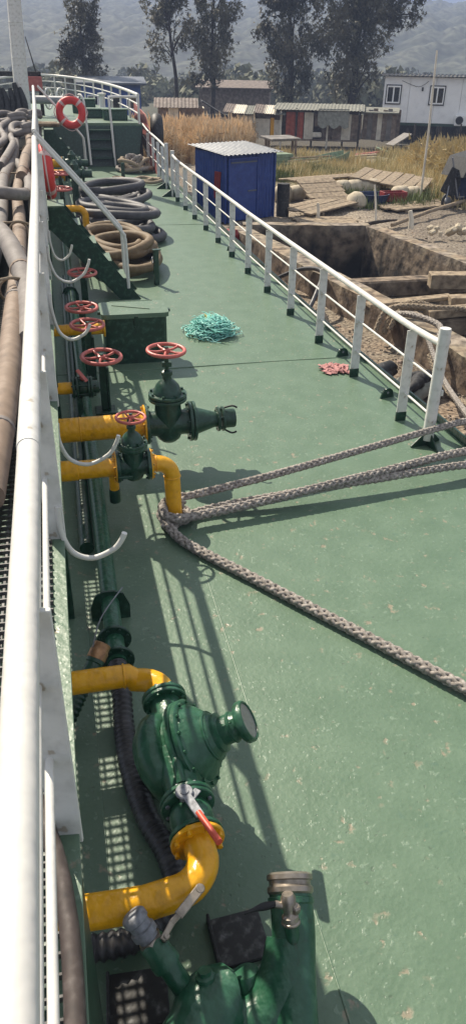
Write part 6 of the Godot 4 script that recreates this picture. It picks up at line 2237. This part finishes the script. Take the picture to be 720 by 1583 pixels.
func build_plants():
	var rg := RandomNumberGenerator.new()
	rg.seed = 77
	var pn := noise(78, .35, 3)
	var reed := blades(1, 16, 1.4, .3, .16, .016, Color(.46, .35, .21), Color(.72, .57, .38), Color(.78, .64, .46), .25)
	var pts := []
	while pts.size() < 900:
		var p := Vector2(rg.randf_range(3.9, 13.5), rg.randf_range(-44.5, -34.5))
		if p.x > 4.0 + (-p.y - 34.0) * .36 + 3.3: continue
		if pn.get_noise_2d(p.x, p.y) < -.25: continue
		pts.append(p)
	scatter("reed_bed", reed, pts, .75, 1.15, "dense bed of tall dry tan reeds beyond the blue shed", "reeds", Color(.75, .72, .68), Color(1.15, 1.1, 1.0), 11)
	var grass := blades(2, 22, .52, .32, .5, .010, Color(.46, .38, .21), Color(.68, .57, .36), Color(.5, .42, .24), .0)
	var gp := []
	while gp.size() < 1500:
		var p := Vector2(rg.randf_range(8.0, 24.0), rg.randf_range(-38.5, -25.5))
		if p.x < 13.0 and p.y < -30.0 and p.x < 8.6 + (-30.0 - p.y) * .9 and p.y > -34.5: continue
		if pn.get_noise_2d(p.x * .7, p.y * .7) < -.12: continue
		gp.append(p)
	for k in 260:
		gp.append(Vector2(rg.randf_range(11.5, 16), rg.randf_range(-29, -21.5)))
	scatter("dry_grass", grass, gp, .7, 1.35, "yellowed dry grass covering the mud between the planks and the houses", "grass", Color(.7, .75, .6), Color(1.1, 1.05, .95), 12)
	var tall := blades(3, 18, 1.5, .35, .3, .012, Color(.48, .40, .22), Color(.70, .60, .38), Color(.5, .42, .26), .2)
	var tp := []
	for k in 90: tp.append(Vector2(rg.randf_range(13.9, 16.8), rg.randf_range(-31.5, -26.5)))
	for k in 50: tp.append(Vector2(rg.randf_range(13.6, 15.5), rg.randf_range(-27.5, -24.0)))
	scatter("tall_grass", tall, tp, .7, 1.1, "clump of taller straw-coloured grass behind the leaning pole", "grass", Color(.8, .8, .7), Color(1.1, 1.05, .9), 13)
	var green := blades(4, 20, .4, .3, .6, .014, Color(.07, .11, .03), Color(.17, .2, .07), Color(0, 0, 0), .0)
	var ep := []
	for k in 230: ep.append(Vector2(rg.randf_range(6.4, 11.0), rg.randf_range(-30.4, -27.5)))
	for k in 60: ep.append(Vector2(rg.randf_range(8.5, 12), rg.randf_range(-24, -21.5)))
	scatter("green_grass", green, ep, .7, 1.2, "low green weeds on the mud in front of the sampan", "grass", Color(.8, .8, .8), Color(1.2, 1.15, 1.0), 14)
	# bulrush stalks under the white house
	var n := 0
	var words := ["leftmost", "second from the left", "third from the left", "fourth from the left", "fifth from the left", "sixth from the left", "sixth from the right", "fifth from the right", "fourth from the right", "third from the right", "second from the right", "rightmost"]
	for q in [[18.6, -40.2], [19.1, -41.5], [19.6, -39.0], [20.1, -40.4], [20.8, -42.0], [21.0, -39.3], [21.6, -41.0], [22.0, -40.0], [22.4, -39.0], [22.9, -41.2], [23.4, -40.1], [24.2, -40.8]]:
		var b := MB.new()
		var hh := .75 + .2 * sin(n * 2.3)
		var y := land(q[0], q[1])
		b.tube(path([V(q[0], y, q[1]), V(q[0] + .06 * sin(n), y + hh, q[1]), V(q[0] + .07 * sin(n), y + hh + .01, q[1]), V(q[0] + .09 * sin(n), y + hh + .35, q[1])]), [.025, .02, .06, .04], 7)
		solo(b, "stilt_stake", M.bark, words[n] + " of the twelve thin dark stakes in front of the house stilts", "stake", "stakes in front of the white house")
		n += 1
	# scrub between the shacks and the hill
	var sh := MB.new()
	for k in 420:
		var d := Vector3(rg.randfn(), absf(rg.randfn()) * .8, rg.randfn()).normalized() * pow(rg.randf(), .4)
		var p := V(d.x * 2.2, d.y * 2.6, d.z * 2.2)
		var s := V(rg.randf_range(-1, 1), rg.randf_range(-1, 1), rg.randf_range(-1, 1)).normalized()
		var w := s.cross(d).normalized()
		sh.col = Color(.07, .08, .05).lerp(Color(.2, .2, .13), rg.randf())
		sh.tri(p - s * .3, p + s * .3, p + w * .5, d)
	var sm := sh.mesh()
	var sp := []
	for k in 300:
		var a := deg_to_rad(rg.randf_range(-16, 46))
		var d := rg.randf_range(82, 215)
		sp.append(Vector2(sin(a) * d, -cos(a) * d))
	scatter("distant_scrub", sm, sp, .6, 1.5, "belt of grey-green scrub between the shacks and the hill", "scrub", Color(.7, .7, .7), Color(1.2, 1.2, 1.1), 15)
